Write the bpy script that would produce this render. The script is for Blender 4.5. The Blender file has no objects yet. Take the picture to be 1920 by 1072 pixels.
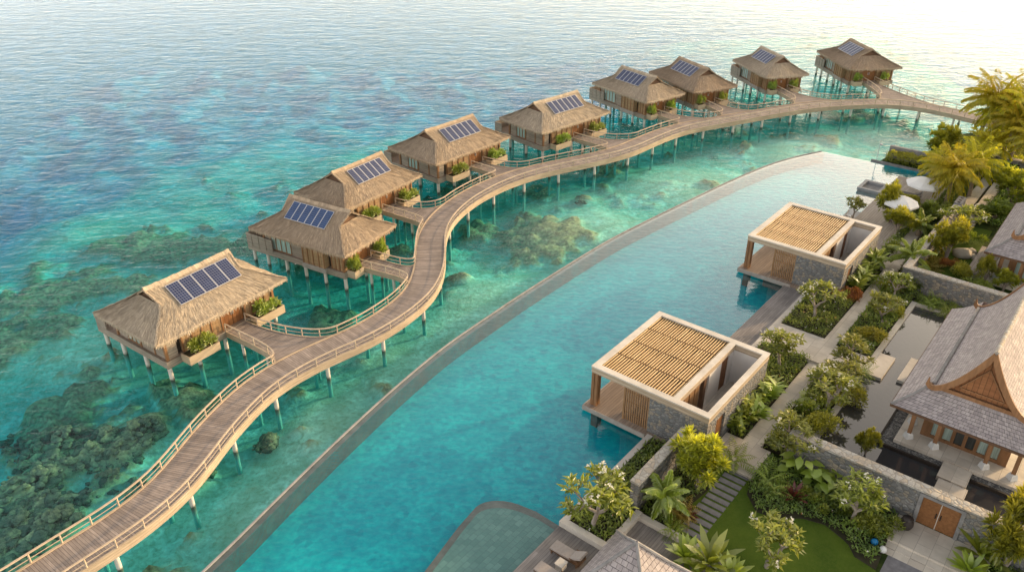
import bpy, math, random
from mathutils import Vector, noise
R = random.Random(7)
sc = bpy.context.scene
C = bpy.data.collections.new('resort'); sc.collection.children.link(C)
PI = math.pi
# ------------------------------------------------------------------ camera geometry
CAM_H, CAM_T, CAM_F = 36.0, math.radians(30.0), 1500.0
def at(px, py, z=0.0):
    u = (px-960)/CAM_F; v = (536-py)/CAM_F
    d = (u, math.cos(CAM_T)+v*math.sin(CAM_T), -math.sin(CAM_T)+v*math.cos(CAM_T))
    t = (z-CAM_H)/d[2]
    return Vector((d[0]*t, d[1]*t, z))
# garden frame: u runs along the pool terrace, v away from the pool
OX, OY, GA = 0.4, 29.6, math.radians(50.8)
GC, GS = math.cos(GA), math.sin(GA)
def G(u, v, z=0.0):
    return Vector((OX+u*GC+v*GS, OY+u*GS-v*GC, z))
def uv_of(p):
    dx, dy = p[0]-OX, p[1]-OY
    return (dx*GC+dy*GS, dx*GS-dy*GC)
# ------------------------------------------------------------------ mesh builder
class MB:
    def __init__(s):
        s.v = []; s.f = []; s.u = []; s.m = []; s.t = []; s.hasuv = False
    def face(s, pts, uv=None, mi=0, tone=0.5):
        n = len(s.v); s.v.extend(tuple(p) for p in pts)
        s.f.append(tuple(range(n, n+len(pts)))); s.m.append(mi); s.t.append(tone)
        if uv: s.hasuv = True
        s.u.append(uv)
    def box(s, x0, x1, y0, y1, z0, z1, mi=0):
        s.hexa([(x0,y0),(x1,y0),(x1,y1),(x0,y1)], z0, z1, mi)
    def gbox(s, u0, u1, v0, v1, z0, z1, mi=0):
        s.box(u0, u1, -v1, -v0, z0, z1, mi)
    def hexa(s, q, z0, z1, mi=0):
        s.prism(q, z0, z1, mi)
    def prism(s, poly, z0, z1, mi=0, bottom=True):
        # poly counter clockwise
        a = sum(poly[i][0]*poly[(i+1)%len(poly)][1]-poly[(i+1)%len(poly)][0]*poly[i][1] for i in range(len(poly)))
        if a < 0: poly = list(reversed(poly))
        n = len(s.v); k = len(poly)
        s.v.extend((p[0],p[1],z0) for p in poly); s.v.extend((p[0],p[1],z1) for p in poly)
        fs = [tuple(range(n+k, n+2*k))]
        if bottom: fs.append(tuple(range(n+k-1, n-1, -1)))
        for i in range(k):
            j = (i+1) % k
            fs.append((n+i, n+j, n+k+j, n+k+i))
        for f in fs: s.f.append(f); s.m.append(mi); s.u.append(None); s.t.append(0.5)
    def obox(s, c, ax, ay, az, mi=0, tone=.5):
        c, ax, ay, az = Vector(c), Vector(ax), Vector(ay), Vector(az)
        n = len(s.v)
        for k in ((-1,-1,-1),(1,-1,-1),(1,1,-1),(-1,1,-1),(-1,-1,1),(1,-1,1),(1,1,1),(-1,1,1)):
            s.v.append(tuple(c+ax*k[0]+ay*k[1]+az*k[2]))
        for f in ((3,2,1,0),(4,5,6,7),(0,1,5,4),(1,2,6,5),(2,3,7,6),(3,0,4,7)):
            s.f.append(tuple(n+i for i in f)); s.m.append(mi); s.u.append(None); s.t.append(tone)
    def bar(s, a, b, w, h, mi=0):
        a, b = Vector(a), Vector(b); d = b-a; L = d.length
        if L < 1e-6: return
        d /= L
        side = d.cross(Vector((0,0,1)))
        if side.length < 1e-4: side = Vector((1,0,0))
        side.normalize(); up = side.cross(d)
        s.obox((a+b)/2, d*L/2, side*w/2, up*h/2, mi)
    def tube(s, pts, rad, n=8, mi=0, cap=True, tone=.5):
        pts = [Vector(p) for p in pts]
        if not hasattr(rad, '__len__'): rad = [rad]*len(pts)
        base = len(s.v); ref = Vector((0,0,1))
        for i, p in enumerate(pts):
            d = pts[min(i+1,len(pts)-1)]-pts[max(i-1,0)]
            if d.length < 1e-9: d = Vector((0,0,1))
            d.normalize()
            r0 = ref if abs(d.dot(ref)) < .95 else Vector((1,0,0))
            a = d.cross(r0).normalized(); b = d.cross(a)
            for k in range(n):
                t = 2*PI*k/n
                s.v.append(tuple(p+(a*math.cos(t)+b*math.sin(t))*rad[i]))
        for i in range(len(pts)-1):
            for k in range(n):
                k2 = (k+1) % n
                s.f.append((base+i*n+k, base+i*n+k2, base+(i+1)*n+k2, base+(i+1)*n+k)); s.m.append(mi); s.u.append(None); s.t.append(tone)
        if cap:
            last = base+(len(pts)-1)*n
            s.face([s.v[base+k] for k in range(n-1,-1,-1)], None, mi, tone); s.face([s.v[last+k] for k in range(n)], None, mi, tone)
    def lathe(s, prof, c=(0,0,0), n=16, mi=0):
        s.tube([(c[0],c[1],c[2]+z) for r, z in prof], [max(r,1e-3) for r, z in prof], n, mi)
    def grid(s, fn, nu, nv, uvf=None, mi=0, flip=False):
        n = len(s.v)
        for i in range(nu+1):
            for j in range(nv+1):
                s.v.append(tuple(fn(i/nu, j/nv)))
        for i in range(nu):
            for j in range(nv):
                q = [(i,j),(i+1,j),(i+1,j+1),(i,j+1)]
                if flip: q.reverse()
                s.f.append(tuple(n+a*(nv+1)+b for a, b in q)); s.m.append(mi); s.t.append(.5)
                if uvf: s.hasuv = True; s.u.append([uvf(a/nu, b/nv) for a, b in q])
                else: s.u.append(None)
    def mesh(s, name, mats, off=(0,0,0), smooth=False, tones=False, ang=None):
        me = bpy.data.meshes.new(name)
        o = off
        me.from_pydata([(x-o[0],y-o[1],z-o[2]) for x,y,z in s.v], [], s.f)
        if not isinstance(mats, (list,tuple)): mats = [mats]
        for m in mats: me.materials.append(m)
        me.polygons.foreach_set('material_index', s.m)
        if smooth: me.polygons.foreach_set('use_smooth', [True]*len(s.f))
        if s.hasuv:
            l = me.uv_layers.new(name='UVMap'); d = []
            for f, u in zip(s.f, s.u):
                for k in range(len(f)): d.extend(u[k] if u else (0,0))
            l.data.foreach_set('uv', d)
        if tones:
            a = me.attributes.new('tone', 'FLOAT', 'FACE'); a.data.foreach_set('value', s.t)
        me.update()
        return me
OFF = {}
def link(name, me, parent=None):
    o = bpy.data.objects.new(name, me); C.objects.link(o)
    if parent: o.parent = parent
    return o
def part(mb, name, mats, parent, smooth=False, tones=False, label=None, kind=None):
    r = parent
    while r.parent: r = r.parent
    o = link(name, mb.mesh(name, mats, OFF.get(r.name, (0,0,0)), smooth, tones), parent)
    if label: o['label'] = label
    if kind: o['kind'] = kind
    return o
def tag(o, label=None, cat=None, group=None, kind=None):
    if label: o['label'] = label
    if cat: o['category'] = cat
    if group: o['group'] = group
    if kind: o['kind'] = kind
    return o
def thing(name, label, cat, loc, rz=0, group=None, off=None):
    o = bpy.data.objects.new(name, None); C.objects.link(o)
    o.location = loc; o.rotation_euler = (0,0,rz); o.empty_display_size = .3
    if off is not None: OFF[o.name] = off
    return tag(o, label, cat, group)
def gthing(name, label, cat, u, v, z, group=None):
    return thing(name, label, cat, G(u,v,z), GA, group, (u,-v,z))
def wthing(name, label, cat, loc, group=None):
    return thing(name, label, cat, loc, 0, group, tuple(loc))
def gone(mb, name, mats, label, cat, u, v, z, group=None, smooth=False, tones=False, kind=None):
    o = link(name, mb.mesh(name, mats, (u,-v,z), smooth, tones))
    o.location = G(u,v,z); o.rotation_euler = (0,0,GA)
    return tag(o, label, cat, group, kind)
def gstruct(mb, name, mats, smooth=False, kind='structure', tones=False):
    o = link(name, mb.mesh(name, mats, (0,0,0), smooth, tones)); o.location = G(0,0,0); o.rotation_euler = (0,0,GA)
    o['kind'] = kind; return o
def struct(mb, name, mats, smooth=False, kind='structure', tones=False):
    o = link(name, mb.mesh(name, mats, (0,0,0), smooth, tones)); o['kind'] = kind; return o
def fbm(x, y, z=0.0, o=4):
    return noise.fractal(Vector((x,y,z)), 1.0, 2.0, o, noise_basis='PERLIN_ORIGINAL')
def lerp(a, b, t): return a+(b-a)*t
def smooth01(t):
    t = max(0.0, min(1.0, t)); return t*t*(3-2*t)
# ------------------------------------------------------------------ node helpers
class NT:
    def __init__(s, name):
        s.mat = bpy.data.materials.new(name); s.mat.use_nodes = True
        s.t = s.mat.node_tree; s.t.nodes.clear()
    def n(s, typ, ins=None, **props):
        nd = s.t.nodes.new(typ)
        for k, v in props.items(): setattr(nd, k, v)
        for k, v in (ins or {}).items():
            sk = nd.inputs[k]
            if hasattr(v, 'is_output'): s.t.links.new(v, sk)
            else: sk.default_value = v
        return nd
    def out(s, sh, disp=None):
        o = s.n('ShaderNodeOutputMaterial', {'Surface': sh}); return s.mat
    def coord(s, kind='Object', scale=(1,1,1)):
        tc = s.n('ShaderNodeTexCoord')
        return s.n('ShaderNodeVectorMath', {0: tc.outputs[kind], 1: scale}, operation='MULTIPLY').outputs[0]
    def math(s, op, a, b=0.0, c=None, clamp=False):
        ins = {0: a, 1: b}
        if c is not None: ins[2] = c
        return s.n('ShaderNodeMath', ins, operation=op, use_clamp=clamp).outputs[0]
    def noise(s, vec, scale=1, detail=4, rough=.55, dist=0):
        return s.n('ShaderNodeTexNoise', {'Vector': vec, 'Scale': scale, 'Detail': detail, 'Roughness': rough, 'Distortion': dist})
    def rng(s, val, a, b, c=0.0, d=1.0):
        return s.n('ShaderNodeMapRange', {0: val, 1: a, 2: b, 3: c, 4: d}).outputs[0]
    def mix(s, fac, a, b, mode='MIX'):
        m = s.n('ShaderNodeMix', {0: fac}, data_type='RGBA', blend_type=mode)
        for i, v in ((6,a),(7,b)):
            if hasattr(v, 'is_output'): s.t.links.new(v, m.inputs[i])
            else: m.inputs[i].default_value = (*v, 1) if len(v) == 3 else v
        return m.outputs[2]
    def bump(s, h, strength=.3, dist=.05, normal=None):
        ins = {'Height': h, 'Strength': strength, 'Distance': dist}
        if normal is not None: ins['Normal'] = normal
        return s.n('ShaderNodeBump', ins).outputs[0]
    def bsdf(s, col, rough=.7, normal=None, metallic=0.0, spec=.4, **kw):
        ins = {'Base Color': col if hasattr(col,'is_output') else (*col,1), 'Roughness': rough, 'Metallic': metallic, 'Specular IOR Level': spec}
        if normal is not None: ins['Normal'] = normal
        ins.update(kw)
        return s.n('ShaderNodeBsdfPrincipled', ins).outputs[0]
def m_simple(name, c1, c2, scale=(1,1,1), rough=.75, bump=.15, detail=5, coord='Object', lo=.35, hi=.65, big=.25, spec=.3, metallic=0, dist=.03):
    t = NT(name); v = t.coord(coord, scale)
    f = t.rng(t.noise(v, 1, detail).outputs[0], lo, hi)
    col = t.mix(f, c1, c2)
    b = t.noise(t.coord(coord, (.35,.35,.35)), 1, 3).outputs[0]
    col = t.mix(t.rng(b, .3, .7, 0, big), col, (c1[0]*.45,c1[1]*.45,c1[2]*.45))
    nr = t.bump(t.noise(v, 2.2, 6).outputs[0], bump, dist)
    return t.out(t.bsdf(col, rough, nr, metallic, spec))
def m_planks(name, c1, c2, axis, width, coord='Object', grain=(1.2,14), rough=.75, gap=.07, gapc=.25, stain=.35, length=0, dark=None):
    """boards: axis = direction the boards are counted along"""
    t = NT(name); tc = t.n('ShaderNodeTexCoord').outputs[coord]
    xyz = t.n('ShaderNodeSeparateXYZ', {0: tc}).outputs
    a = t.math('DIVIDE', xyz[axis], width)
    idx = t.math('FLOOR', a); fr = t.math('FRACT', a)
    rnd = t.n('ShaderNodeTexWhiteNoise', {'W': idx}, noise_dimensions='1D').outputs[0]
    oth = xyz[1-axis] if axis < 2 else xyz[0]
    if length:
        off = t.math('MULTIPLY', rnd, length)
        b = t.math('FLOOR', t.math('DIVIDE', t.math('ADD', oth, off), length))
        rnd = t.n('ShaderNodeTexWhiteNoise', {'Vector': t.n('ShaderNodeCombineXYZ', {0: idx, 1: b}).outputs[0]}, noise_dimensions='2D').outputs[0]
    sc_ = [grain[0]]*3; sc_[axis] = grain[1]
    if axis == 2: sc_ = [grain[0], grain[0], grain[1]]
    g = t.noise(t.n('ShaderNodeVectorMath', {0: tc, 1: sc_}, operation='MULTIPLY').outputs[0], 1, 5).outputs[0]
    col = t.mix(rnd, c1, c2)
    col = t.mix(t.rng(g, .35, .7, 0, .55), col, tuple(x*.5 for x in c1))
    st = t.noise(t.n('ShaderNodeVectorMath', {0: tc, 1: (.45,.45,.45)}, operation='MULTIPLY').outputs[0], 1, 4).outputs[0]
    col = t.mix(t.rng(st, .42, .68, 0, stain), col, dark or tuple(x*.35 for x in c1))
    e = t.math('MINIMUM', fr, t.math('SUBTRACT', 1.0, fr))
    gp = t.rng(e, 0, gap, 0, 1)
    col = t.mix(t.rng(gp, 0, 1, gapc, 1), (0.01,.009,.008), col)
    h = t.math('ADD', t.math('MULTIPLY', gp, 1.0), t.math('MULTIPLY', rnd, .35))
    return t.out(t.bsdf(col, rough, t.bump(h, .5, .02), spec=.3))
def m_stone(name, cols, cell=.4, mortar=(.12,.115,.11), bump=.9, rough=.85):
    t = NT(name); v0 = t.coord('Object', (1/cell, 1/cell, 1.35/cell))
    nz = t.noise(v0, .8, 3).outputs[1]
    v = t.n('ShaderNodeVectorMath', {0: v0, 1: t.n('ShaderNodeVectorMath', {0: nz, 1: (.45,.45,.45)}, operation='MULTIPLY').outputs[0]}, operation='ADD').outputs[0]
    vo = t.n('ShaderNodeTexVoronoi', {'Vector': v, 'Scale': 1.0})
    ed = t.n('ShaderNodeTexVoronoi', {'Vector': v, 'Scale': 1.0}, feature='DISTANCE_TO_EDGE').outputs[0]
    r = t.n('ShaderNodeSeparateColor', {0: vo.outputs['Color']}).outputs
    col = t.mix(r[0], cols[0], cols[1])
    col = t.mix(t.rng(r[1], .6, .85), col, cols[2])
    fine = t.noise(v0, 6, 5).outputs[0]
    col = t.mix(t.rng(fine, .35, .7, 0, .5), col, tuple(x*.5 for x in cols[0]))
    m = t.rng(ed, .01, .09)
    col = t.mix(m, mortar, col)
    h = t.math('ADD', t.rng(ed, 0, .22), t.math('MULTIPLY', fine, .3))
    return t.out(t.bsdf(col, rough, t.bump(h, bump, .06), spec=.2))
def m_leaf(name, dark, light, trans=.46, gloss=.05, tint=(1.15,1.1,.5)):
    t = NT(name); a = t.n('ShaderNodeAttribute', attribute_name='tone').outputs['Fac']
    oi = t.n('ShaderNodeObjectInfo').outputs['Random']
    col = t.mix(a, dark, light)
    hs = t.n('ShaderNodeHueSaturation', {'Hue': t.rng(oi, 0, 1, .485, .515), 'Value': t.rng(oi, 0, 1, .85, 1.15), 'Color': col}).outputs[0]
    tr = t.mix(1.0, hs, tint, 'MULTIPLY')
    d = t.n('ShaderNodeBsdfDiffuse', {'Color': hs}).outputs[0]
    tl = t.n('ShaderNodeBsdfTranslucent', {'Color': tr}).outputs[0]
    sh = t.n('ShaderNodeMixShader', {0: trans, 1: d, 2: tl}).outputs[0]
    g = t.n('ShaderNodeBsdfGlossy', {'Color': (1,1,1,1), 'Roughness': .45}).outputs[0]
    return t.out(t.n('ShaderNodeMixShader', {0: gloss, 1: sh, 2: g}).outputs[0])
# ------------------------------------------------------------------ materials
M = {}
def m_thatch():
    t = NT('thatch'); v = t.coord('UV', (9, 1.1, 1))
    n1 = t.noise(v, 1, 5, .65).outputs[0]; n2 = t.noise(t.coord('UV', (30, 2.5, 1)), 1, 3).outputs[0]
    n3 = t.noise(t.coord('Object', (.5,.5,.5)), 1, 4).outputs[0]
    a = t.n('ShaderNodeAttribute', attribute_name='tone').outputs['Fac']
    col = t.mix(t.rng(n1, .3, .7), (.245,.185,.13), (.60,.47,.33))
    col = t.mix(t.rng(n2, .35, .7, 0, .6), col, (.15,.108,.07))
    col = t.mix(t.rng(n3, .4, .7, 0, .35), col, (.26,.215,.165))
    col = t.mix(t.rng(a, 0, 1, 0, .55), col, t.mix(a, (.16,.12,.08), (.74,.57,.38)))
    oi = t.n('ShaderNodeObjectInfo').outputs['Random']
    col = t.n('ShaderNodeHueSaturation', {'Hue': t.rng(oi, 0, 1, .493, .507), 'Saturation': t.rng(oi, 0, 1, 1.05, .82), 'Value': t.rng(oi, 0, 1, .88, 1.1), 'Color': col}).outputs[0]
    h = t.math('ADD', n1, t.math('MULTIPLY', n2, .6))
    return t.out(t.bsdf(col, .9, t.bump(h, .8, .08), spec=.1))
M['thatch'] = m_thatch()
M['grey_wood'] = m_planks('grey_wood', (.30,.25,.20), (.40,.34,.27), 2, .22, grain=(1,9))
M['warm_wood'] = m_planks('warm_wood', (.34,.22,.115), (.46,.31,.17), 0, .26, grain=(8,1.2))
M['warm_wood_y'] = m_planks('warm_wood_y', (.34,.22,.115), (.46,.31,.17), 1, .26, grain=(8,1.2))
M['pale_wood'] = m_simple('pale_wood', (.44,.345,.235), (.54,.43,.30), (1,1,6), .75, .15)
M['rail_wood'] = m_simple('rail_wood', (.46,.365,.265), (.57,.46,.345), (3,3,3), .7, .1)
M['fascia'] = m_planks('fascia', (.47,.37,.26), (.57,.455,.33), 2, .19, grain=(.8,7), stain=.25)
M['door_wood'] = m_planks('door_wood', (.22,.095,.036), (.30,.14,.055), 0, .35, grain=(6,1), rough=.5, stain=.15)
M['deck_walk'] = m_planks('deck_walk', (.28,.235,.21), (.42,.355,.315), 0, .17, 'UV', grain=(1.5,10), gap=.10, gapc=.2, stain=.35)
M['deck_u'] = m_planks('deck_u', (.26,.235,.22), (.37,.335,.31), 1, .19, grain=(.9,14), gap=.06, stain=.45, length=4)
M['deck_far'] = m_planks('deck_far', (.42,.36,.30), (.52,.45,.38), 1, .24, grain=(.9,12), gap=.06, stain=.2, length=4)
M['cab_floor'] = m_planks('cab_floor', (.30,.225,.17), (.40,.31,.24), 1, .2, grain=(.9,12), gap=.07, stain=.2)
M['platform_edge'] = m_simple('platform_edge', (.34,.30,.26), (.42,.38,.34), (2,2,2))
M['bamboo'] = m_simple('bamboo', (.50,.335,.155), (.68,.50,.27), (1.2,6,6), .5, .05, lo=.3, hi=.7)
M['screen_wood'] = m_simple('screen_wood', (.27,.155,.075), (.37,.22,.11), (6,6,1.2), .55, .05)
M['post_wood'] = m_simple('post_wood', (.22,.115,.055), (.31,.165,.08), (6,6,1.0), .55, .08)
M['dark'] = m_simple('dark', (.028,.022,.018), (.045,.036,.028), (1,1,1))
M['brown_dark'] = m_simple('brown_dark', (.11,.062,.036), (.15,.085,.05), (4,4,4), .6)
M['limestone'] = m_simple('limestone', (.58,.53,.46), (.70,.65,.57), (1.5,1.5,1.5), .7, .12, big=.42)
def m_paving():
    t = NT('paving'); v = t.coord('Object', (1,1,1))
    b = t.n('ShaderNodeTexBrick', {'Vector': v, 'Color1': (.52,.46,.38,1), 'Color2': (.64,.58,.49,1), 'Mortar': (.33,.29,.24,1), 'Scale': 1.0, 'Mortar Size': .012, 'Brick Width': 1.2, 'Row Height': .8}).outputs[0]
    n = t.noise(t.coord('Object', (1.2,1.2,1.2)), 1, 6).outputs[0]
    col = t.mix(t.rng(n, .4, .72, 0, .55), b, (.36,.32,.26))
    return t.out(t.bsdf(col, .7, t.bump(n, .15, .02)))
M['paving'] = m_paving()
M['plaster'] = m_simple('plaster', (.66,.63,.60), (.74,.71,.67), (.8,.8,.8), .8, .05, big=.12)
M['stone_wall'] = m_stone('stone_wall', ((.17,.175,.175),(.31,.305,.295),(.36,.31,.24)), .31, (.15,.145,.14), .7)
M['stone_cap'] = m_stone('stone_cap', ((.44,.41,.36),(.56,.53,.47),(.50,.42,.32)), .34, (.30,.27,.23), .5)
M['grey_stone'] = m_simple('grey_stone', (.20,.195,.19), (.30,.29,.285), (2,2,2), .75, .2)
M['slab_grey'] = m_simple('slab_grey', (.17,.165,.175), (.235,.23,.24), (3,3,3), .75, .2)
M['wet_stone'] = m_simple('wet_stone', (.085,.078,.072), (.15,.137,.125), (1.2,1.2,1.2), .35, .15, spec=.5)
M['coping'] = m_simple('coping', (.27,.27,.27), (.38,.375,.37), (1.2,1.2,1.2), .6, .1)
M['pebble'] = m_stone('pebble', ((.20,.195,.18),(.33,.32,.30),(.12,.12,.12)), .16, (.05,.05,.05), .9)
M['cushion'] = m_simple('cushion', (.33,.29,.265), (.37,.33,.30), (8,8,8), .9, .05, big=.05)
M['cushion_dark'] = m_simple('cushion_dark', (.12,.11,.105), (.15,.14,.13), (8,8,8), .9, .05, big=.05)
M['white_fabric'] = m_simple('white_fabric', (.78,.77,.75), (.82,.81,.79), (2,2,2), .85, .03, big=.03)
M['metal'] = m_simple('metal', (.60,.60,.62), (.66,.66,.68), (3,3,3), .4, .02, metallic=.7, big=.05)
M['urn'] = m_simple('urn', (.035,.028,.026), (.06,.048,.042), (4,4,4), .45, .1)
M['blue_glaze'] = m_simple('blue_glaze', (.01,.14,.33), (.015,.19,.42), (4,4,4), .2, .02)
M['white_glaze'] = m_simple('white_glaze', (.62,.62,.60), (.72,.72,.70), (4,4,4), .3, .02)
M['rock'] = m_simple('rock', (.36,.32,.25), (.50,.45,.36), (1.6,1.6,1.6), .85, .5)
M['bark'] = m_simple('bark', (.25,.21,.175), (.40,.35,.30), (5,5,2), .9, .3)
M['palm_bark'] = m_simple('palm_bark', (.22,.17,.12), (.34,.27,.19), (2,2,9), .9, .3)
M['soil'] = m_simple('soil', (.035,.032,.018), (.055,.05,.026), (2,2,2), .95, .3)
def m_glass(name, col, rough=.08):
    t = NT(name); w = t.coord('Object', (9,9,.4))
    n = t.noise(w, 1, 2).outputs[0]
    c = t.mix(t.rng(n, .35, .65), tuple(x*.6 for x in col), col)
    return t.out(t.bsdf(c, rough, None, spec=.6))
M['curtain_glass'] = m_glass('curtain_glass', (.40,.52,.47))
M['dark_glass'] = m_glass('dark_glass', (.055,.06,.055))
def m_shingle():
    t = NT('shingle'); v = t.coord('UV', (1,1,1))
    b = t.n('ShaderNodeTexBrick', {'Vector': v, 'Color1': (.30,.265,.265,1), 'Color2': (.47,.42,.41,1), 'Mortar': (.10,.09,.095,1), 'Scale': 1.0, 'Mortar Size': .014, 'Mortar Smooth': .3, 'Bias': -.1, 'Brick Width': .32, 'Row Height': .24}, offset=.5)
    n = t.noise(t.coord('UV', (1.2,1.2,1)), 1, 6).outputs[0]; n2 = t.noise(t.coord('UV', (6,3,1)), 1, 4).outputs[0]
    col = t.mix(t.rng(n, .4, .7, 0, .5), b.outputs[0], (.17,.15,.15))
    col = t.mix(t.rng(n2, .45, .7, 0, .45), col, (.50,.44,.40))
    # each course overlaps the next one: a saw-tooth height
    y = t.n('ShaderNodeSeparateXYZ', {0: v}).outputs[1]
    saw = t.math('FRACT', t.math('DIVIDE', y, .24))
    h = t.math('ADD', t.math('MULTIPLY', saw, .8), t.math('MULTIPLY', b.outputs[1], -.7))
    h = t.math('ADD', h, t.math('MULTIPLY', n2, .5))
    return t.out(t.bsdf(col, .7, t.bump(h, .7, .04), spec=.3))
M['shingle'] = m_shingle()
def m_solar(name, c1, c2):
    t = NT(name); uv = t.n('ShaderNodeSeparateXYZ', {0: t.n('ShaderNodeTexCoord').outputs['UV']}).outputs
    def line(x, n, w):
        f = t.math('FRACT', t.math('MULTIPLY', x, n)); e = t.math('MINIMUM', f, t.math('SUBTRACT', 1.0, f))
        return t.math('LESS_THAN', e, w)
    g = t.math('MAXIMUM', line(uv[0], 5, .07), line(uv[1], 9, .06))
    n = t.noise(t.coord('Object', (1.1,1.1,1.1)), 1, 3).outputs[0]
    c = t.mix(t.rng(n, .3, .7), c1, c2)
    c = t.mix(t.math('MULTIPLY', g, .5), c, (.32,.34,.42))
    return t.out(t.bsdf(c, .16, None, spec=.5))
M['solar'] = m_solar('solar', (.012,.020,.062), (.022,.034,.095))
M['solar_reflection'] = m_solar('solar_reflection', (.003,.030,.105), (.006,.045,.15))  # bluer cells: a reflection put into their colour
def m_stilt():
    t = NT('stilt'); g = t.n('ShaderNodeNewGeometry').outputs['Position']
    z = t.n('ShaderNodeSeparateXYZ', {0: g}).outputs[2]
    n = t.noise(g, 3, 4).outputs[0]
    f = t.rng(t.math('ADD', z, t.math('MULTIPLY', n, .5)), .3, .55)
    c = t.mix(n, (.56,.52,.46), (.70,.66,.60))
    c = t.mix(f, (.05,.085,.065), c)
    c = t.mix(t.rng(z, .0, -.7, 0, .95), c, (.032,.34,.33))  # water veil painted in: colour fades to teal below the surface
    return t.out(t.bsdf(c, .8, t.bump(n, .3, .03)))
M['stilt'] = m_stilt()
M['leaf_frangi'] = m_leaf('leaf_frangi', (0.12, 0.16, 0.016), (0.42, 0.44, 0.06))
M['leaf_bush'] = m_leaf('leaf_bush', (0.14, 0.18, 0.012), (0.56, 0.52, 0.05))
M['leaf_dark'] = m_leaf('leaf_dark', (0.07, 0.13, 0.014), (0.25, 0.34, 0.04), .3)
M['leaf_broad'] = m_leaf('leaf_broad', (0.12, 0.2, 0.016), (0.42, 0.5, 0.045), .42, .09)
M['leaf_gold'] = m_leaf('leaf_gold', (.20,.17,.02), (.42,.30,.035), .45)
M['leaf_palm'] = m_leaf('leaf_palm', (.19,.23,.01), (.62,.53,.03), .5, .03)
M['leaf_red'] = m_leaf('leaf_red', (.055,.010,.012), (.17,.03,.025), .35)
M['leaf_orange'] = m_leaf('leaf_orange', (.15,.06,.015), (.42,.13,.025), .4)
M['leaf_cover'] = m_leaf('leaf_cover', (0.08, 0.14, 0.012), (0.34, 0.4, 0.04), .35)
M['flower'] = m_leaf('flower', (.62,.60,.50), (.80,.79,.72), .3, .03, (1,1,.9))
M['flower_orange'] = m_leaf('flower_orange', (.6,.20,.05), (.75,.40,.12), .3)
# ------------------------------------------------------------------ world, sun, camera
SUN_AZ, SUN_EL = math.radians(64), math.radians(14)      # azimuth from +Y towards +X
HAZE_BASE, HAZE_LOW, HAZE_SUN, HAZE_CORE = 1.42, 2.6, 4.6, 1.5
W = bpy.data.worlds.new('World'); sc.world = W; W.use_nodes = True
nt = W.node_tree; nt.nodes.clear()
sky = nt.nodes.new('ShaderNodeTexSky'); sky.sky_type = 'NISHITA'; sky.sun_disc = False
sky.sun_elevation = SUN_EL; sky.sun_rotation = SUN_AZ; sky.altitude = 30; sky.air_density = 1.0; sky.dust_density = 4.0; sky.ozone_density = 1.0
bg = nt.nodes.new('ShaderNodeBackground'); bg.inputs['Strength'].default_value = .15
ow = nt.nodes.new('ShaderNodeOutputWorld')
WN = lambda typ, **p: (lambda n: ([setattr(n,k,v) for k,v in p.items()], n)[1])(nt.nodes.new(typ))
tc = WN('ShaderNodeTexCoord'); nrm = WN('ShaderNodeVectorMath', operation='NORMALIZE'); nt.links.new(tc.outputs['Generated'], nrm.inputs[0])
dt = WN('ShaderNodeVectorMath', operation='DOT_PRODUCT'); nt.links.new(nrm.outputs[0], dt.inputs[0]); dt.inputs[1].default_value = (math.sin(SUN_AZ)*math.cos(SUN_EL), math.cos(SUN_AZ)*math.cos(SUN_EL), math.sin(SUN_EL))
sp = WN('ShaderNodeSeparateXYZ'); nt.links.new(nrm.outputs[0], sp.inputs[0])
def wm(op, a, b=0.0, clamp=False):
    n = WN('ShaderNodeMath', operation=op, use_clamp=clamp)
    for i, v in enumerate((a,b)):
        if hasattr(v,'is_output'): nt.links.new(v, n.inputs[i])
        else: n.inputs[i].default_value = v
    return n.outputs[0]
# evening haze: pale and warm near the horizon, brighter towards the sun
el = wm('MAXIMUM', sp.outputs[2], 0.0)
inv = wm('SUBTRACT', 1.0, el, True)
sunw = wm('MAXIMUM', dt.outputs['Value'], 0.0)
glow = wm('MULTIPLY', wm('POWER', inv, .7), HAZE_BASE)
glow = wm('ADD', glow, wm('MULTIPLY', wm('POWER', inv, 6.5), HAZE_LOW))
glow = wm('ADD', glow, wm('MULTIPLY', wm('POWER', inv, 3.2), wm('MULTIPLY', wm('POWER', sunw, 2.6), HAZE_SUN)))
glow = wm('ADD', glow, wm('MULTIPLY', wm('POWER', sunw, 14.0), HAZE_CORE))
hz = WN('ShaderNodeMix', data_type='RGBA'); nt.links.new(wm('POWER', sunw, 1.5), hz.inputs[0]); hz.inputs[6].default_value = (.90,.82,.73,1); hz.inputs[7].default_value = (1.0,.77,.47,1)
bg2 = WN('ShaderNodeBackground'); nt.links.new(hz.outputs[2], bg2.inputs[0]); nt.links.new(glow, bg2.inputs[1])
ad = WN('ShaderNodeAddShader'); nt.links.new(sky.outputs[0], bg.inputs[0]); nt.links.new(bg.outputs[0], ad.inputs[0]); nt.links.new(bg2.outputs[0], ad.inputs[1]); nt.links.new(ad.outputs[0], ow.inputs[0])
sl = bpy.data.lights.new('sun', 'SUN'); sl.energy = 5.0; sl.angle = math.radians(2.2); sl.color = (1.0,.70,.40)
so = bpy.data.objects.new('sun', sl); C.objects.link(so)
sd = Vector((math.sin(SUN_AZ)*math.cos(SUN_EL), math.cos(SUN_AZ)*math.cos(SUN_EL), math.sin(SUN_EL)))
so.rotation_euler = sd.to_track_quat('Z', 'Y').to_euler(); so.location = (60,60,60)
cd = bpy.data.cameras.new('camera'); cd.sensor_width = 36; cd.lens = 36*CAM_F/1920; cd.clip_end = 12000; cd.clip_start = .5
co = bpy.data.objects.new('camera', cd); C.objects.link(co)
co.location = (0,0,CAM_H); co.rotation_euler = (PI/2-CAM_T, 0, 0); sc.camera = co
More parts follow.
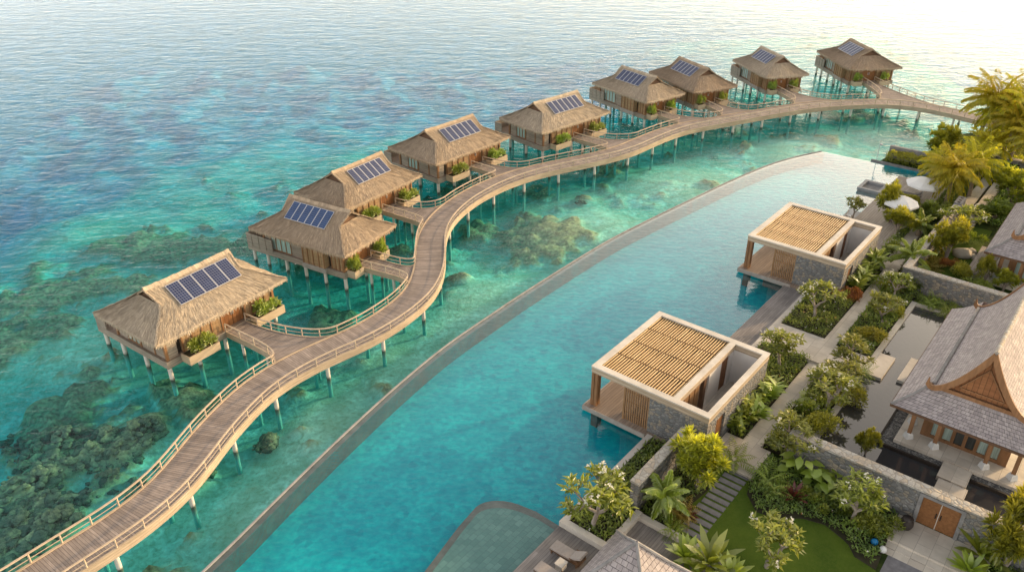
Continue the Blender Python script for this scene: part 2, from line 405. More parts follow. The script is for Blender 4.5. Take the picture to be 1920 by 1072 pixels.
sc.view_settings.view_transform = 'Standard'; sc.view_settings.look = 'None'; sc.view_settings.exposure = 0
sc.cycles.use_denoising = True
try: sc.cycles.denoiser = 'OPENIMAGEDENOISE'
except Exception: pass
sc.cycles.max_bounces = 8; sc.cycles.transparent_max_bounces = 12; sc.cycles.diffuse_bounces = 3; sc.cycles.glossy_bounces = 3
sc.cycles.transmission_bounces = 4; sc.cycles.sample_clamp_indirect = 4; sc.cycles.sample_clamp_direct = 12
sc.cycles.caustics_reflective = False; sc.cycles.caustics_refractive = False
# ------------------------------------------------------------------ curves of the place
def catmull(pts, step):
    P_ = [Vector(p) for p in pts]; P_ = [P_[0]*2-P_[1]]+P_+[P_[-1]*2-P_[-2]]
    out = []
    for i in range(1, len(P_)-2):
        a, b, c, d = P_[i-1:i+3]; n = max(2, int((c-b).length/step*2))
        for k in range(n):
            t = k/n
            out.append(.5*((2*b)+(c-a)*t+(2*a-5*b+4*c-d)*t*t+(3*b-a-3*c+d)*t**3))
    out.append(P_[-2])
    return resample(out, step)
def resample(p, step):
    L = [0]
    for a, b in zip(p, p[1:]): L.append(L[-1]+(b-a).length)
    n = max(2, int(round(L[-1]/step))); res = []; j = 0
    for k in range(n+1):
        s = L[-1]*k/n
        while j < len(L)-2 and L[j+1] < s: j += 1
        t = (s-L[j])/max(1e-9, L[j+1]-L[j]); res.append(p[j].lerp(p[j+1], t))
    return res
POOL_Z = 0.90
pool_px = [(375,1072),(440,1010),(540,911),(640,815),(740,724),(830,650),(915,591),(1000,535),(1130,455),(1215,411),(1300,370),(1370,337),(1440,308),(1490,293),(1540,282)]
pc = [at(*p, 1.0) for p in pool_px]
pc = [pc[0]+(pc[0]-pc[1])*3.0] + pc
pool_edge = catmull([(p.x,p.y,0) for p in pc], .8)
pool_edge = [Vector((-30,-30,0))] + pool_edge
corner = pool_edge[-1]
FARU = 74.7
fr = G(FARU, 1.3)                                  # where the far coping meets the garden
# ------------------------------------------------------------------ sea
def schlick(t, nr, f0, power=5.0):
    g = t.n('ShaderNodeNewGeometry').outputs
    c = t.math('ABSOLUTE', t.n('ShaderNodeVectorMath', {0: nr, 1: g['Incoming']}, operation='DOT_PRODUCT').outputs['Value'])
    f = t.math('ADD', f0, t.math('MULTIPLY', 1-f0, t.math('POWER', t.math('SUBTRACT', 1.0, c, clamp=True), power)))
    return t.math('MULTIPLY', f, t.math('SUBTRACT', 1.0, g['Backfacing']), clamp=True)
def m_sea():
    t = NT('sea'); g = t.n('ShaderNodeTexCoord').outputs['Object']
    def mp(s, r):
        return t.n('ShaderNodeMapping', {'Vector': g, 'Scale': s, 'Rotation': (0,0,r)}).outputs[0]
    big = t.noise(mp((.16,.42,1), .25), 1, 3, .55, .4).outputs[0]
    mid = t.noise(mp((.62,.95,1), -.15), 1, 3, .55, .6).outputs[0]
    fin = t.noise(mp((2.2,2.8,1), .3), 1, 3, .6, .3).outputs[0]
    h = t.math('ADD', t.math('MULTIPLY', big, 1.0), t.math('ADD', t.math('MULTIPLY', mid, .75), t.math('MULTIPLY', fin, .20)))
    nr = t.bump(h, 1.0, .13)
    fr_ = schlick(t, nr, .02, 6.2)
    gl = t.n('ShaderNodeBsdfGlossy', {'Color': (1,1,1,1), 'Roughness': .2, 'Normal': nr}).outputs[0]
    tr = t.n('ShaderNodeBsdfTransparent', {'Color': (.93,.98,.97,1)}).outputs[0]
    return t.out(t.n('ShaderNodeMixShader', {0: t.math('MULTIPLY', fr_, 1.0, clamp=True), 1: tr, 2: gl}).outputs[0])
M['sea'] = m_sea()
mb = MB()
shore = [G(FARU+.4, 1.6), G(88, -2), G(98, 5), G(104, 30), G(104, 300)]
outline = [Vector((-3000,-30,0))] + pool_edge + [Vector((p.x,p.y,0)) for p in shore] + [Vector((3000,-1500,0)), Vector((3000,3000,0)), Vector((-3000,3000,0))]
mb.face([(p.x,p.y,0) for p in outline])
struct(mb, 'sea', M['sea'])
# ------------------------------------------------------------------ sea bed with reef
ctrl = [(50,1050,2.3),(300,1000,1.9),(600,800,1.25),(500,1000,1.25),(750,650,1.3),(900,560,1.2),(1100,420,1.2),(1300,330,1.2),(1500,260,1.3),
 (700,500,2.9),(600,560,3.1),(420,740,2.6),(900,400,2.8),(1000,300,2.8),(1250,270,2.4),(1450,220,2.8),(1650,215,2.6),(330,640,2.3),
 (120,640,1.7),(280,600,1.6),(60,420,3.4),(0,380,3.8),(300,370,3.6),(450,330,4.2),(100,300,6.5),(0,150,9),(300,200,7.5),(600,200,5.5),(900,150,6),(1200,100,7),(700,280,3.6),
 (150,520,2.9),(300,450,3.2),(60,720,3.2),(40,560,3.2),(250,800,2.2),(-150,600,4),(-150,900,3),(1700,160,3.6),(1500,120,4.2),(1450,180,2.8),(1250,190,2.8),(540,560,2.6),(330,520,2.0)]
ctrl = [(at(a,b,-.5).x, at(a,b,-.5).y, d) for a, b, d in ctrl]
reefs_px = [(290,445,135,40,1),(430,440,120,45,.7),(90,530,120,45,1),(210,520,90,35,.8),(50,610,110,60,1),(130,850,170,130,1),(60,980,110,60,1),(250,800,90,45,.9),(500,832,26,15,1),(200,740,130,45,.9),
 (1015,445,85,42,1.1),(885,425,40,22,.8),(620,580,60,22,.9),(1090,372,25,9,1),(860,520,20,10,.7),(480,560,60,30,.5),(330,760,110,40,.8),(660,930,60,30,.35),(540,740,60,30,.45),(1000,350,50,14,.7),(1150,305,60,14,.7),(700,470,90,30,.6),(870,330,60,18,.7),(560,480,60,20,.6),(1380,235,60,10,.8),(1620,210,60,12,.8),(80,800,100,40,.9),(420,600,60,30,.6),(740,360,60,18,.5),(350,880,60,25,.4)]
reefs = []
for a, b, rx, ry, w in reefs_px:
    p = at(a,b,-1.5); dx = (at(a+rx,b,-1.5)-p).length; dy = (at(a,b-ry,-1.5)-p).length
    reefs.append((p.x,p.y,dx,dy,w))
def reef_at(x, y):
    m = 0.0
    for a, b, rx, ry, w in reefs:
        d = ((x-a)/rx)**2+((y-b)/ry)**2
        if d < 4: m = max(m, w*math.exp(-d*.9))
    n = fbm(x*.22, y*.22, 3.1, 5)
    n2 = fbm(x*.9, y*.9, 7.7, 3)
    v = m*.95+n*.8+n2*.34-.32
    return max(0.0, min(1.0, v*2.4))
def depth_at(x, y):
    sw = 0; s = 0
    for a, b, d in ctrl:
        q = (x-a)**2+(y-b)**2
        w = 1/(q+12)**1.6
        sw += w; s += w*d
    d = s/sw
    far = max(smooth01((y-105)/45)*smooth01((40-x)/40), smooth01((-x-48)/28))
    d = lerp(d, 11.0, far)
    return d
bed_z = {}
def bed_height(x, y):
    d = depth_at(x, y); r = reef_at(x, y)
    r *= 1-smooth01((d-3.4)/2.0)
    rough = fbm(x*1.1, y*1.1, 1.3, 4)
    d = d + .25*fbm(x*.12, y*.12, 9, 3)*d*.6 - r*(.85+.55*rough)*min(1.0, d/1.6) - .05*rough
    return -max(.62, d), r
X0, X1, Y0, Y1, ST = -84, 78, 20, 176, .5
nx, ny = int((X1-X0)/ST), int((Y1-Y0)/ST)
vs = []; rv = []
for j in range(ny+1):
    y = Y0+j*ST
    for i in range(nx+1):
        x = X0+i*ST
        z, r = bed_height(x, y); vs.append((x,y,z)); rv.append(r)
fs = [(j*(nx+1)+i, j*(nx+1)+i+1, (j+1)*(nx+1)+i+1, (j+1)*(nx+1)+i) for j in range(ny) for i in range(nx)]
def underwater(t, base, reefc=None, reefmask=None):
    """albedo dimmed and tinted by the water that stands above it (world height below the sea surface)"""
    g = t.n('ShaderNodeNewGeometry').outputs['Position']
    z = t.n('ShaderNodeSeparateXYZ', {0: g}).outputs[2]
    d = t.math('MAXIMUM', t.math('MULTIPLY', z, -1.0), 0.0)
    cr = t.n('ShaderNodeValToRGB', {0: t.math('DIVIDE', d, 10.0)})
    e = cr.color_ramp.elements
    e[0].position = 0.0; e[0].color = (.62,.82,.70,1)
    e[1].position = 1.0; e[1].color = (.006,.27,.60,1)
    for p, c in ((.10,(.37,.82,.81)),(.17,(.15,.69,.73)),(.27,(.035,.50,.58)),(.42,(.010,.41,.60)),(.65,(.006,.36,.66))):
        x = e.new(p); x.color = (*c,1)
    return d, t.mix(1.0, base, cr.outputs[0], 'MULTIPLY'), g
def m_bed():
    t = NT('seabed')
    g = t.n('ShaderNodeNewGeometry').outputs['Position']
    r = t.n('ShaderNodeAttribute', attribute_name='reef').outputs['Fac']
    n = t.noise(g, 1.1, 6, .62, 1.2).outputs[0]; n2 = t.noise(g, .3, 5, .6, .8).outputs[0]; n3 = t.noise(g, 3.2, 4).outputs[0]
    sand = t.mix(t.rng(n, .35, .7), (.56,.57,.45), (1.0,1.0,.90))  # mottled sand; its bright patches also imitate ripple light from the surface
    sand = t.mix(t.rng(n2, .40, .62, 0, .7), sand, (.46,.46,.34))
    sand = t.mix(t.rng(n3, .50, .70, 0, .55), sand, (.36,.33,.22))
    rf = t.mix(t.rng(n3, .35, .65), (.22,.18,.135), (.62,.47,.30))
    rf = t.mix(t.rng(n, .5, .7, 0, .6), rf, (.42,.27,.14))
    rm = t.rng(t.math('ADD', r, t.math('MULTIPLY', t.math('SUBTRACT', n3, .5), .7)), .22, .6)
    col = t.mix(rm, sand, rf)
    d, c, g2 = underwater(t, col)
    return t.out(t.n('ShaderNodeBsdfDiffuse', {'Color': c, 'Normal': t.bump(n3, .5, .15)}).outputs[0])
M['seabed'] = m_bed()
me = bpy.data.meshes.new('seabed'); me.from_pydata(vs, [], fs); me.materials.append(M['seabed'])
a = me.attributes.new('reef', 'FLOAT', 'POINT'); a.data.foreach_set('value', rv)
me.polygons.foreach_set('use_smooth', [True]*len(fs)); me.update()
o = link('seabed', me); o['kind'] = 'structure'
mb = MB(); S = 3000
zf = -11.3
mb.face([(-S,-40,zf),(S,-40,zf),(S,S,zf),(-S,S,zf)][:4])
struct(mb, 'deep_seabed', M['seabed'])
# coral lumps: nobody could count them
def m_coral():
    t = NT('coral'); a = t.n('ShaderNodeAttribute', attribute_name='tone').outputs['Fac']
    g = t.n('ShaderNodeNewGeometry').outputs['Position']
    n = t.noise(g, 4, 4).outputs[0]
    c = t.mix(a, (.15,.14,.12), (.42,.33,.20))
    c = t.mix(t.rng(n, .35, .62, 0, .75), c, (.07,.075,.06))
    c = t.mix(.08, c, (.30,.45,.40))
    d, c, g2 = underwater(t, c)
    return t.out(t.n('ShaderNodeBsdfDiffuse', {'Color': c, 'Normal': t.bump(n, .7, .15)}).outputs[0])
M['coral'] = m_coral()
import bmesh
bm = bmesh.new(); bmesh.ops.create_icosphere(bm, subdivisions=2, radius=1)
ICO_V = [v.co.copy() for v in bm.verts]; ICO_F = [[v.index for v in f.verts] for f in bm.faces]; bm.free()
def lump(mb, c, r, squash, seed, tone, amp=.35):
    n = len(mb.v)
    for v in ICO_V:
        k = 1+amp*noise.noise(v*1.9+Vector((seed,seed*.7,0)))
        mb.v.append((c[0]+v.x*r*k, c[1]+v.y*r*k, c[2]+v.z*r*squash*k))
    for f in ICO_F:
        mb.f.append(tuple(n+i for i in f)); mb.m.append(0); mb.u.append(None); mb.t.append(tone)
def in_pool(x, y):
    i = min(range(len(pool_edge)), key=lambda i: (pool_edge[i].x-x)**2+(pool_edge[i].y-y)**2)
    a_, b_ = pool_edge[max(0,i-1)], pool_edge[min(len(pool_edge)-1,i+1)]
    return (b_.x-a_.x)*(y-a_.y)-(b_.y-a_.y)*(x-a_.x) < .6*math.hypot(b_.x-a_.x,b_.y-a_.y)
mb = MB(); cnt = 0
for k in range(60000):
    if cnt >= 1200: break
    rf = R.choice(reefs)
    x = rf[0]+R.gauss(0,.55)*rf[2]; y = rf[1]+R.gauss(0,.55)*rf[3]
    if not (X0 < x < X1 and Y0 < y < Y1): continue
    r = reef_at(x,y)
    if r < .35 or y > 45 or in_pool(x, y): continue
    z, _ = bed_height(x,y)
    if z < -3.6: continue
    rad = R.choice((.10,.12,.15,.18,.2,.24,.3)) * R.uniform(.8,1.2)
    sq = R.uniform(.3,.6)
    if z+rad*sq*1.3 > -.12: continue
    lump(mb, (x,y,z-rad*.05), rad*R.uniform(.9,1.7), sq, k*.37, max(0, min(1, .15+.9*R.random()**2+3*.1*fbm(x*.2,y*.2,5))), .85); cnt += 1
struct(mb, 'coral', M['coral'], True, 'stuff', True)
def coral_head(px, py, s, label, tone):
    p = at(px, py, -1.0); z, _ = bed_height(p.x, p.y)
    mb = MB()
    for i in range(34):
        a = R.uniform(0,2*PI); d = s*R.uniform(0,1)**.6*(.75+.35*math.sin(3*a+px)); r = s*R.uniform(.10,.24)
        lump(mb, (d*math.cos(a), d*math.sin(a)*.7, r*.3+.25*s*max(0,1-d/s)), r, R.uniform(.5,.8), R.uniform(0,99), max(0,min(1,tone+R.uniform(-.2,.2))), .5)
    o = link('coral_head', mb.mesh('coral_head', M['coral'], smooth=True, tones=True)); o.location = (p.x, p.y, max(z,-1.6)+.05)
    tag(o, label, 'coral', 'coral heads on the lagoon floor')
coral_head(500, 832, .95, 'lone brown coral head between the boardwalk and the pool edge', .55)
coral_head(270, 790, 1.1, 'dark coral head at the tip of the reef spur above the boardwalk', .2)
coral_head(110, 965, 1.5, 'large tan coral head low beside the near end of the boardwalk', .6)
coral_head(75, 880, 1.3, 'yellowish brown coral head at the outer edge of the near reef', .7)
coral_head(120, 800, 1.2, 'dark reddish coral head at the top of the near reef', .4)
coral_head(205, 885, .9, 'small rounded coral head in a sandy gap of the near reef', .45)
coral_head(1090, 372, .8, 'small dark coral head in bright shallows beside the pool edge', .3)
# ------------------------------------------------------------------ pool
def m_pool_floor():
    t = NT('pool_floor'); v = t.coord('Object')
    n = t.noise(v, .55, 5).outputs[0]; n2 = t.noise(v, 2.4, 4, .6).outputs[0]
    vo = t.n('ShaderNodeTexVoronoi', {'Vector': v, 'Scale': 2.0}).outputs['Color']
    r = t.n('ShaderNodeSeparateColor', {0: vo}).outputs[0]
    col = t.mix(t.rng(n, .3, .7), (.002,.30,.37), (.006,.44,.48))
    col = t.mix(t.rng(n2, .38, .62, 0, .6), col, (.002,.23,.33))
    col = t.mix(t.rng(r, .75, 1.0, 0, .5), col, (.003,.19,.28))
    n3 = t.noise(v, 6, 3).outputs[0]
    col = t.mix(t.rng(n3, .62, .72, 0, .5), col, (.002,.13,.20))
    return t.out(t.n('ShaderNodeBsdfDiffuse', {'Color': col}).outputs[0])
M['pool_floor'] = m_pool_floor()
def m_pool_water():
    t = NT('pool_water'); g = t.n('ShaderNodeTexCoord').outputs['Object']
    a = t.noise(t.n('ShaderNodeMapping', {'Vector': g, 'Scale': (1.2,2.4,1), 'Rotation': (0,0,.3)}).outputs[0], 1, 3, .5, .3).outputs[0]
    nr = t.bump(a, .5, .035)
    f = schlick(t, nr, .012, 2.7)
    gl = t.n('ShaderNodeBsdfGlossy', {'Color': (1,1,1,1), 'Roughness': .03, 'Normal': nr}).outputs[0]
    tr = t.n('ShaderNodeBsdfTransparent', {'Color': (.86,.97,.97,1)}).outputs[0]
    return t.out(t.n('ShaderNodeMixShader', {0: f, 1: tr, 2: gl}).outputs[0])
M['pool_water'] = m_pool_water()
far_in = G(FARU-.1, 1.3); gpts = [G(FARU-.1,1.3), G(58,-1.3), G(24,-1.3), G(14,-.25), G(-30,-.25)]
inner = pool_edge + [Vector((p.x,p.y,0)) for p in gpts] + [Vector((8,-30,0))]
# inner edge of the wall, 0.75 m in from the sea side
def offset(path, d):
    res = []
    for i, p in enumerate(path):
        t_ = path[min(i+1,len(path)-1)]-path[max(i-1,0)]; t_.normalize()
        res.append(p+Vector((t_.y,-t_.x,0))*d)
    return res
e_out = pool_edge; e_mid = offset(pool_edge, .12); e_in = offset(pool_edge, .5)
poly = e_in + [Vector((p.x,p.y,0)) for p in gpts] + [Vector((8,-30,0))]
wpoly = e_mid + [Vector((p.x,p.y,0)) for p in gpts] + [Vector((8,-30,0))]
mb = MB(); mb.face([(p.x,p.y,POOL_Z) for p in reversed(wpoly)]); struct(mb, 'pool_water', M['pool_water'])
mb = MB(); mb.face([(p.x,p.y,-.5) for p in reversed(poly)]); 
for a_, b_ in zip(poly, poly[1:]): mb.face([(a_.x,a_.y,-.5),(b_.x,b_.y,-.5),(b_.x,b_.y,POOL_Z-.02),(a_.x,a_.y,POOL_Z-.02)])
struct(mb, 'pool_floor', M['pool_floor'])
t_ = wthing('infinity_pool_wall', 'long curved infinity pool wall with pale outer lip and dark wet coping', 'pool wall', (e_out[5].x,e_out[5].y,0))
def ribbon(mb, a, b, za, zb):
    for i in range(len(a)-1):
        mb.face([(a[i].x,a[i].y,za),(b[i].x,b[i].y,zb),(b[i+1].x,b[i+1].y,zb),(a[i+1].x,a[i+1].y,za)])
mb = MB(); ribbon(mb, e_out, e_mid, .97, .97); ribbon(mb, e_mid, e_mid, .97, .8)
for i in range(len(e_out)-1): mb.face([(e_out[i].x,e_out[i].y,.97),(e_out[i+1].x,e_out[i+1].y,.97),(e_out[i+1].x,e_out[i+1].y,-3),(e_out[i].x,e_out[i].y,-3)])
part(mb, 'outer_lip', M['coping'], t_)
mb = MB(); ribbon(mb, e_mid, e_in, .885, .875)
for i in range(len(e_in)-1): mb.face([(e_in[i].x,e_in[i].y,.875),(e_in[i].x,e_in[i].y,-.5),(e_in[i+1].x,e_in[i+1].y,-.5),(e_in[i+1].x,e_in[i+1].y,.875)])
part(mb, 'wet_coping', M['wet_stone'], t_)
# sun shelf in the pool
mb = MB()
def rounded(u0, u1, v0, v1, r, n=8):
    p = [(u0,v1),(u1,v1),(u1,v0+r)] 
    p += [(u1-r+r*math.cos(a), v0+r-r*math.sin(a)) for a in [PI/2*k/n for k in range(1,n+1)]]
    p += [(u0,v0)]
    return p
sh = [(-8,-.3),(4.55,-.3),(4.6,-2.4)] + [(4.5-1.9*(1-math.cos(a)), -2.6-2.7*math.sin(a)*1.05) for a in [PI/2*k/9 for k in range(1,10)]] + [(.8,-5.2),(-3,-4.4),(-8,-3.4)]
mb.prism([(u,-v) for u, v in sh], -.5, .42)
def m_shelf():
    t = NT('shelf_tile'); v = t.coord('Object', (1,1,1))
    b = t.n('ShaderNodeTexBrick', {'Vector': v, 'Color1': (.085,.18,.17,1), 'Color2': (.14,.25,.23,1), 'Mortar': (.06,.12,.12,1), 'Scale': 1.0, 'Mortar Size': .01, 'Brick Width': .5, 'Row Height': .35}).outputs[0]
    n = t.noise(v, 1.5, 5).outputs[0]
    return t.out(t.bsdf(t.mix(t.rng(n,.35,.7,0,.5), b, (.08,.16,.155)), .7))
M['shelf'] = m_shelf()
gstruct(mb, 'pool_shelf', M['shelf'])
mb = MB()
cx = (-1.0, 1.8)
inn = [(lerp(u,-1,.0), v) for u, v in sh[1:-1]]
for (a, b) in zip(inn, inn[1:]):
    def ins(p): return (p[0]-.42*(1 if p[0] > 1 else .3), p[1]+.42)
    a2, b2 = ins(a), ins(b)
    mb.face([(a[0],-a[1],.424),(b[0],-b[1],.424),(b2[0],-b2[1],.424),(a2[0],-a2[1],.424)])
gstruct(mb, 'pool_shelf_rim', M['wet_stone'])
# ------------------------------------------------------------------ boardwalk
DZ = 1.8
Lp = [(45,1072),(144,1009),(208,966),(267,922),(309,879),(342,842),(365,808),(399,775),(431,742),(479,709),(530,675),(567,656),(640,630),(700,600),(740,572),(765,545),(777,515),(783,485),(786,455),(793,432),(813,403),(833,386),(860,365),(907,341),(936,329),(984,317),(1054,303),(1118,289),(1163,277),(1194,261),(1236,245),(1269,233),(1309,226),(1353,219),(1398,211),(1483,196),(1528,190),(1594,187),(1646,185),(1675,186),(1724,192),(1773,202),(1819,213)]
Rp = [(146,1068),(222,1023),(302,967),(365,908),(396,863),(427,818),(476,769),(494,739),(537,712),(591,685),(640,659),(700,632),(760,592),(803,560),(823,532),(831,502),(830,469),(828,449),(836,428),(853,405),(880,383),(924,358),(960,343),(1012,323),(1068,310),(1124,299),(1180,284),(1222,267),(1264,250),(1320,238),(1398,223),(1496,207),(1561,201),(1626,197),(1692,199),(1757,207),(1803,218)]
Lw = catmull([at(*p, DZ) for p in Lp], .5); Rw = catmull([at(*p, DZ) for p in Rp], .5)
cen = []
for r in Rw:
    l = min(Lw, key=lambda q: (q-r).length_squared); cen.append((l+r)/2)
def smooth(path, k, it):
    for _ in range(it):
        path = [path[0]]+[(path[i-1]+path[i]*2+path[i+1])/4 for i in range(1,len(path)-1)]+[path[-1]]
    return path
cen = resample(smooth(resample(cen, .6), 1, 14), .5)
d0 = (cen[0]-cen[6]).normalized()
cen = [cen[0]+d0*k*.5+Vector((-.01*k*k*.1,0,0)) for k in range(16,0,-1)] + cen
d1 = (cen[-1]-cen[-8]).normalized(); ang = math.atan2(d1.y, d1.x)
p = cen[-1].copy()
for k in range(22):
    ang -= .018; p = p+Vector((math.cos(ang), math.sin(ang), 0))*.5; cen.append(p.copy())
cen = resample(cen, .5)
for c in cen: c.z = DZ
NB = len(cen)
tanv = [(cen[min(i+1,NB-1)]-cen[max(i-1,0)]).normalized() for i in range(NB)]
leftv = [Vector((-t.y, t.x, 0)) for t in tanv]
HW = 1.28
def bpt(i, off, z=DZ):
    i = max(0, min(NB-1, i)); p = cen[i]+leftv[i]*off; return Vector((p.x,p.y,z))
BW = wthing('boardwalk', 'long winding timber boardwalk on stilts running past all the overwater villas', 'boardwalk', (cen[20].x, cen[20].y, 0))
def strip(mb, i0, i1, offs, zs, uvscale=None):
    """swept open profile"""
    for i in range(i0, i1):
        for k in range(len(offs)-1):
            q = [bpt(i,offs[k],zs[k]), bpt(i+1,offs[k],zs[k]), bpt(i+1,offs[k+1],zs[k+1]), bpt(i,offs[k+1],zs[k+1])]
            uv = [(i*.5,offs[k]),((i+1)*.5,offs[k]),((i+1)*.5,offs[k+1]),(i*.5,offs[k+1])]
            mb.face(q, uv)
mb = MB(); strip(mb, 0, NB-1, [HW,-HW], [DZ,DZ]); strip(mb, 0, NB-1, [-HW,HW], [DZ-.12,DZ-.12]); part(mb, 'deck', M['deck_walk'], BW)
for sgn in (1,-1):
    mb = MB(); a, b = HW*sgn, (HW+.13)*sgn
    z0, z1 = DZ-.52, DZ+.07
    if sgn > 0: strip(mb, 0, NB-1, [b,a,a,b,b][::1], [z1,z1,z0,z0,z1])
    else: strip(mb, 0, NB-1, [a,b,b,a,a], [z1,z1,z0,z0,z1])
    part(mb, 'edge_beam', M['fascia'], BW)
# ------------------------------------------------------------------ villas: where they stand
# (centre x, centre y, heading of the ridge, kind, length, width, door offset)
VILLAS = [(-25.0,54.0,55,'A',11.9,7.8),(-17.4,66.4,-30,'B',11.3,7.2),(-15.7,76.5,54,'A',10.9,7.3),(-7.2,88.9,48,'A',12.0,7.9),(5.5,98.9,42,'A',12.1,7.7),
          (17.6,110.8,-55,'B',11.2,7.1),(26.1,115.5,-66,'B',11.4,7.3),(39.2,122.0,-76,'B',10.4,6.9),(54.4,126.7,-84,'B',11.3,8.3)]
HL0, HWD0 = 11.6, 7.6
FZ = 1.85
def vworld(i, x, y, z=0):
    cx, cy, hd, kd, L, Wd = VILLAS[i]; h = math.radians(hd); x *= L/HL0; y *= Wd/HWD0
    return Vector((cx+x*math.cos(h)-y*math.sin(h), cy+x*math.sin(h)+y*math.cos(h), z))
DOOR = {'A': ((.95,-3.25),(0,-1)), 'B': ((5.05,-.35),(1,0))}
# ------------------------------------------------------------------ access bridges
VREF = ['the villa with five roof panels','the villa with roof panels reflecting deep blue','the villa half hidden behind the panels reflecting deep blue','the villa just past the sharp bend',
        'the lone villa after the bend','the first of the two overlapping far villas','the second of the two overlapping far villas','the villa before the last one','the last hazy villa']
gaps = []
def hermite(p0, m0, p1, m1, n):
    res = []
    for k in range(n+1):
        t = k/n; res.append(p0*(2*t**3-3*t*t+1)+m0*(t**3-2*t*t+t)+p1*(-2*t**3+3*t*t)+m1*(t**3-t*t))
    return res
def rail(mb, pts, z=DZ, h=.74, w=.075):
    for a, b in zip(pts, pts[1:]):
        mb.bar((a.x,a.y,z+h), (b.x,b.y,z+h), w*1.35, w)
def lowrail(mb, pts, z=DZ, h=.36, w=.035):
    for a, b in zip(pts, pts[1:]):
        mb.bar((a.x,a.y,z+h), (b.x,b.y,z+h), w, w)
def postmesh(p, z, h=.72, w=.075):
    mb = MB(); mb.box(p.x-w/2, p.x+w/2, p.y-w/2, p.y+w/2, z, z+h); return mb
FL = [(2.0,3.6),(2.2,2.4),(1.6,4.2),(2.4,3.4),(2.4,4.6),(2.4,4.2),(2.6,4.2),(3.0,4.6),(3.2,5.2)]
SH = [1.0,0.3,1.2,1.2,2.0,1.2,1.2,2.0,2.0]
for vi in range(9):
    kd = VILLAS[vi][3]; (dx,dy),(ox,oy) = DOOR[kd]
    D = vworld(vi, dx, dy, DZ); out = (vworld(vi, dx+ox, dy+oy, DZ)-D).normalized()
    # the boardwalk point this door looks at
    best = min(range(6,NB-6), key=lambda i: (cen[i]-D).length + 1.2*abs((cen[i]-D).normalized().cross(out).z)*2)
    best = min(NB-20, best+int(SH[vi]/.5*.5))
    fa, fb = FL[vi]
    ia, ib = best-int((fa)/.5), best+int((fb)/.5)
    ia = max(2, ia); ib = min(NB-3, ib)
    Ea, Eb = bpt(ia, HW+.065), bpt(ib, HW+.065)
    side = Vector((-out.y, out.x, 0))
    if side.dot(tanv[best]) > 0: side = -side       # side now points back along the boardwalk
    hw = .95
    Da, Db = D+side*hw, D-side*hw
    L = (cen[best]-D).length
    ca = hermite(Da, out*L*1.15, Ea, -tanv[ia]*fa*1.5*1.0, 12); cb = hermite(Db, out*L*1.15, Eb, tanv[ib]*fb*1.5, 12)
    gaps.append((ia, ib))
    br = wthing('access_bridge', 'short timber bridge leading to '+VREF[vi], 'footbridge', (D.x, D.y, 0), 'bridges linking villas to the boardwalk')
    mb = MB(); dd = 0; zt = DZ-.006
    n = 12
    ea = ca; eb = cb
    for k in range(n):
        seg = ((ea[k+1]+eb[k+1])/2-(ea[k]+eb[k])/2).length
        wA = (ea[k]-eb[k]).length/2; wB = (ea[k+1]-eb[k+1]).length/2
        q = [ea[k],ea[k+1],eb[k+1],eb[k]]
        pts = [(p.x,p.y,zt) for p in q]
        if (q[1]-q[0]).cross(q[2]-q[1]).z < 0:
            pts.reverse(); uv = [(dd,-wA),(dd+seg,-wB),(dd+seg,wB),(dd,wA)]
        else: uv = [(dd,wA),(dd+seg,wB),(dd+seg,-wB),(dd,-wA)]
        mb.face(pts, uv); dd += seg
    # the fan that fills the mouth up to the boardwalk edge
    m = (ea[-1]+eb[-1])/2; ring = [bpt(i, HW-.05, zt) for i in range(ia, ib+1)]
    for a_, b_ in zip(ring, ring[1:]):
        q = [Vector((m.x,m.y,zt)), b_, a_]
        q2 = [(p.x,p.y,zt) for p in q]
        if (q[1]-q[0]).cross(q[2]-q[1]).z < 0: q2.reverse()
        mb.face(q2, [(dd+.4,0),(dd+.4,1),(dd+.5,0)])
    part(mb, 'deck', M['deck_walk'], br)
    for cv, lab in ((ca,0),(cb,1)):
        mb = MB()
        for a_, b_ in zip(cv, cv[1:]): mb.bar((a_.x,a_.y,DZ-.20),(b_.x,b_.y,DZ-.20),.10,.5)
        part(mb, 'edge_beam', M['fascia'], br)
        mb = MB(); rail(mb, cv); part(mb, 'handrail', M['rail_wood'], br); mb = MB(); lowrail(mb, cv); part(mb, 'middle_rail', M['rail_wood'], br)
        for p in resample(cv, 1.5)[:-1]: part(postmesh(p, DZ), 'rail_post', M['rail_wood'], br)
    for k in (2, 6, 9):
        for cv in (ca, cb):
            c = ((ca[k]+cb[k])/2).lerp(cv[k], .8); mb = MB(); mb.tube([(c.x,c.y,-3.6),(c.x,c.y,DZ-.3)], .13, 8); part(mb, 'pile', M['stilt'], br, True)
# boardwalk rails, posts, piles
mb = MB(); rp = [bpt(i, -HW-.065) for i in range(0, NB)]; rail(mb, rp); part(mb, 'handrail', M['rail_wood'], BW); mb = MB(); lowrail(mb, rp); part(mb, 'middle_rail', M['rail_wood'], BW)
gaps.sort(); spans = []; s0 = 0
for a_, b_ in gaps:
    if a_-s0 > 1: spans.append((s0, a_))
    s0 = max(s0, b_)
spans.append((s0, NB-1))
posts = []
for a_, b_ in spans:
    pts = [bpt(i, HW+.065) for i in range(a_, b_+1)]
    mb = MB(); rail(mb, pts); part(mb, 'handrail', M['rail_wood'], BW); mb = MB(); lowrail(mb, pts); part(mb, 'middle_rail', M['rail_wood'], BW)
    posts += resample(pts, 1.7)
posts += resample(rp, 1.7)
posts.sort(key=lambda p: (p-Vector((0,0,CAM_H))).length)
vis = [p for p in posts if p.y > 26]
for p in vis[:98]: part(postmesh(p, DZ), 'rail_post', M['rail_wood'], BW)
mb = MB()
for p in vis[98:]: w = .038; mb.box(p.x-w, p.x+w, p.y-w, p.y+w, DZ, DZ+.72)
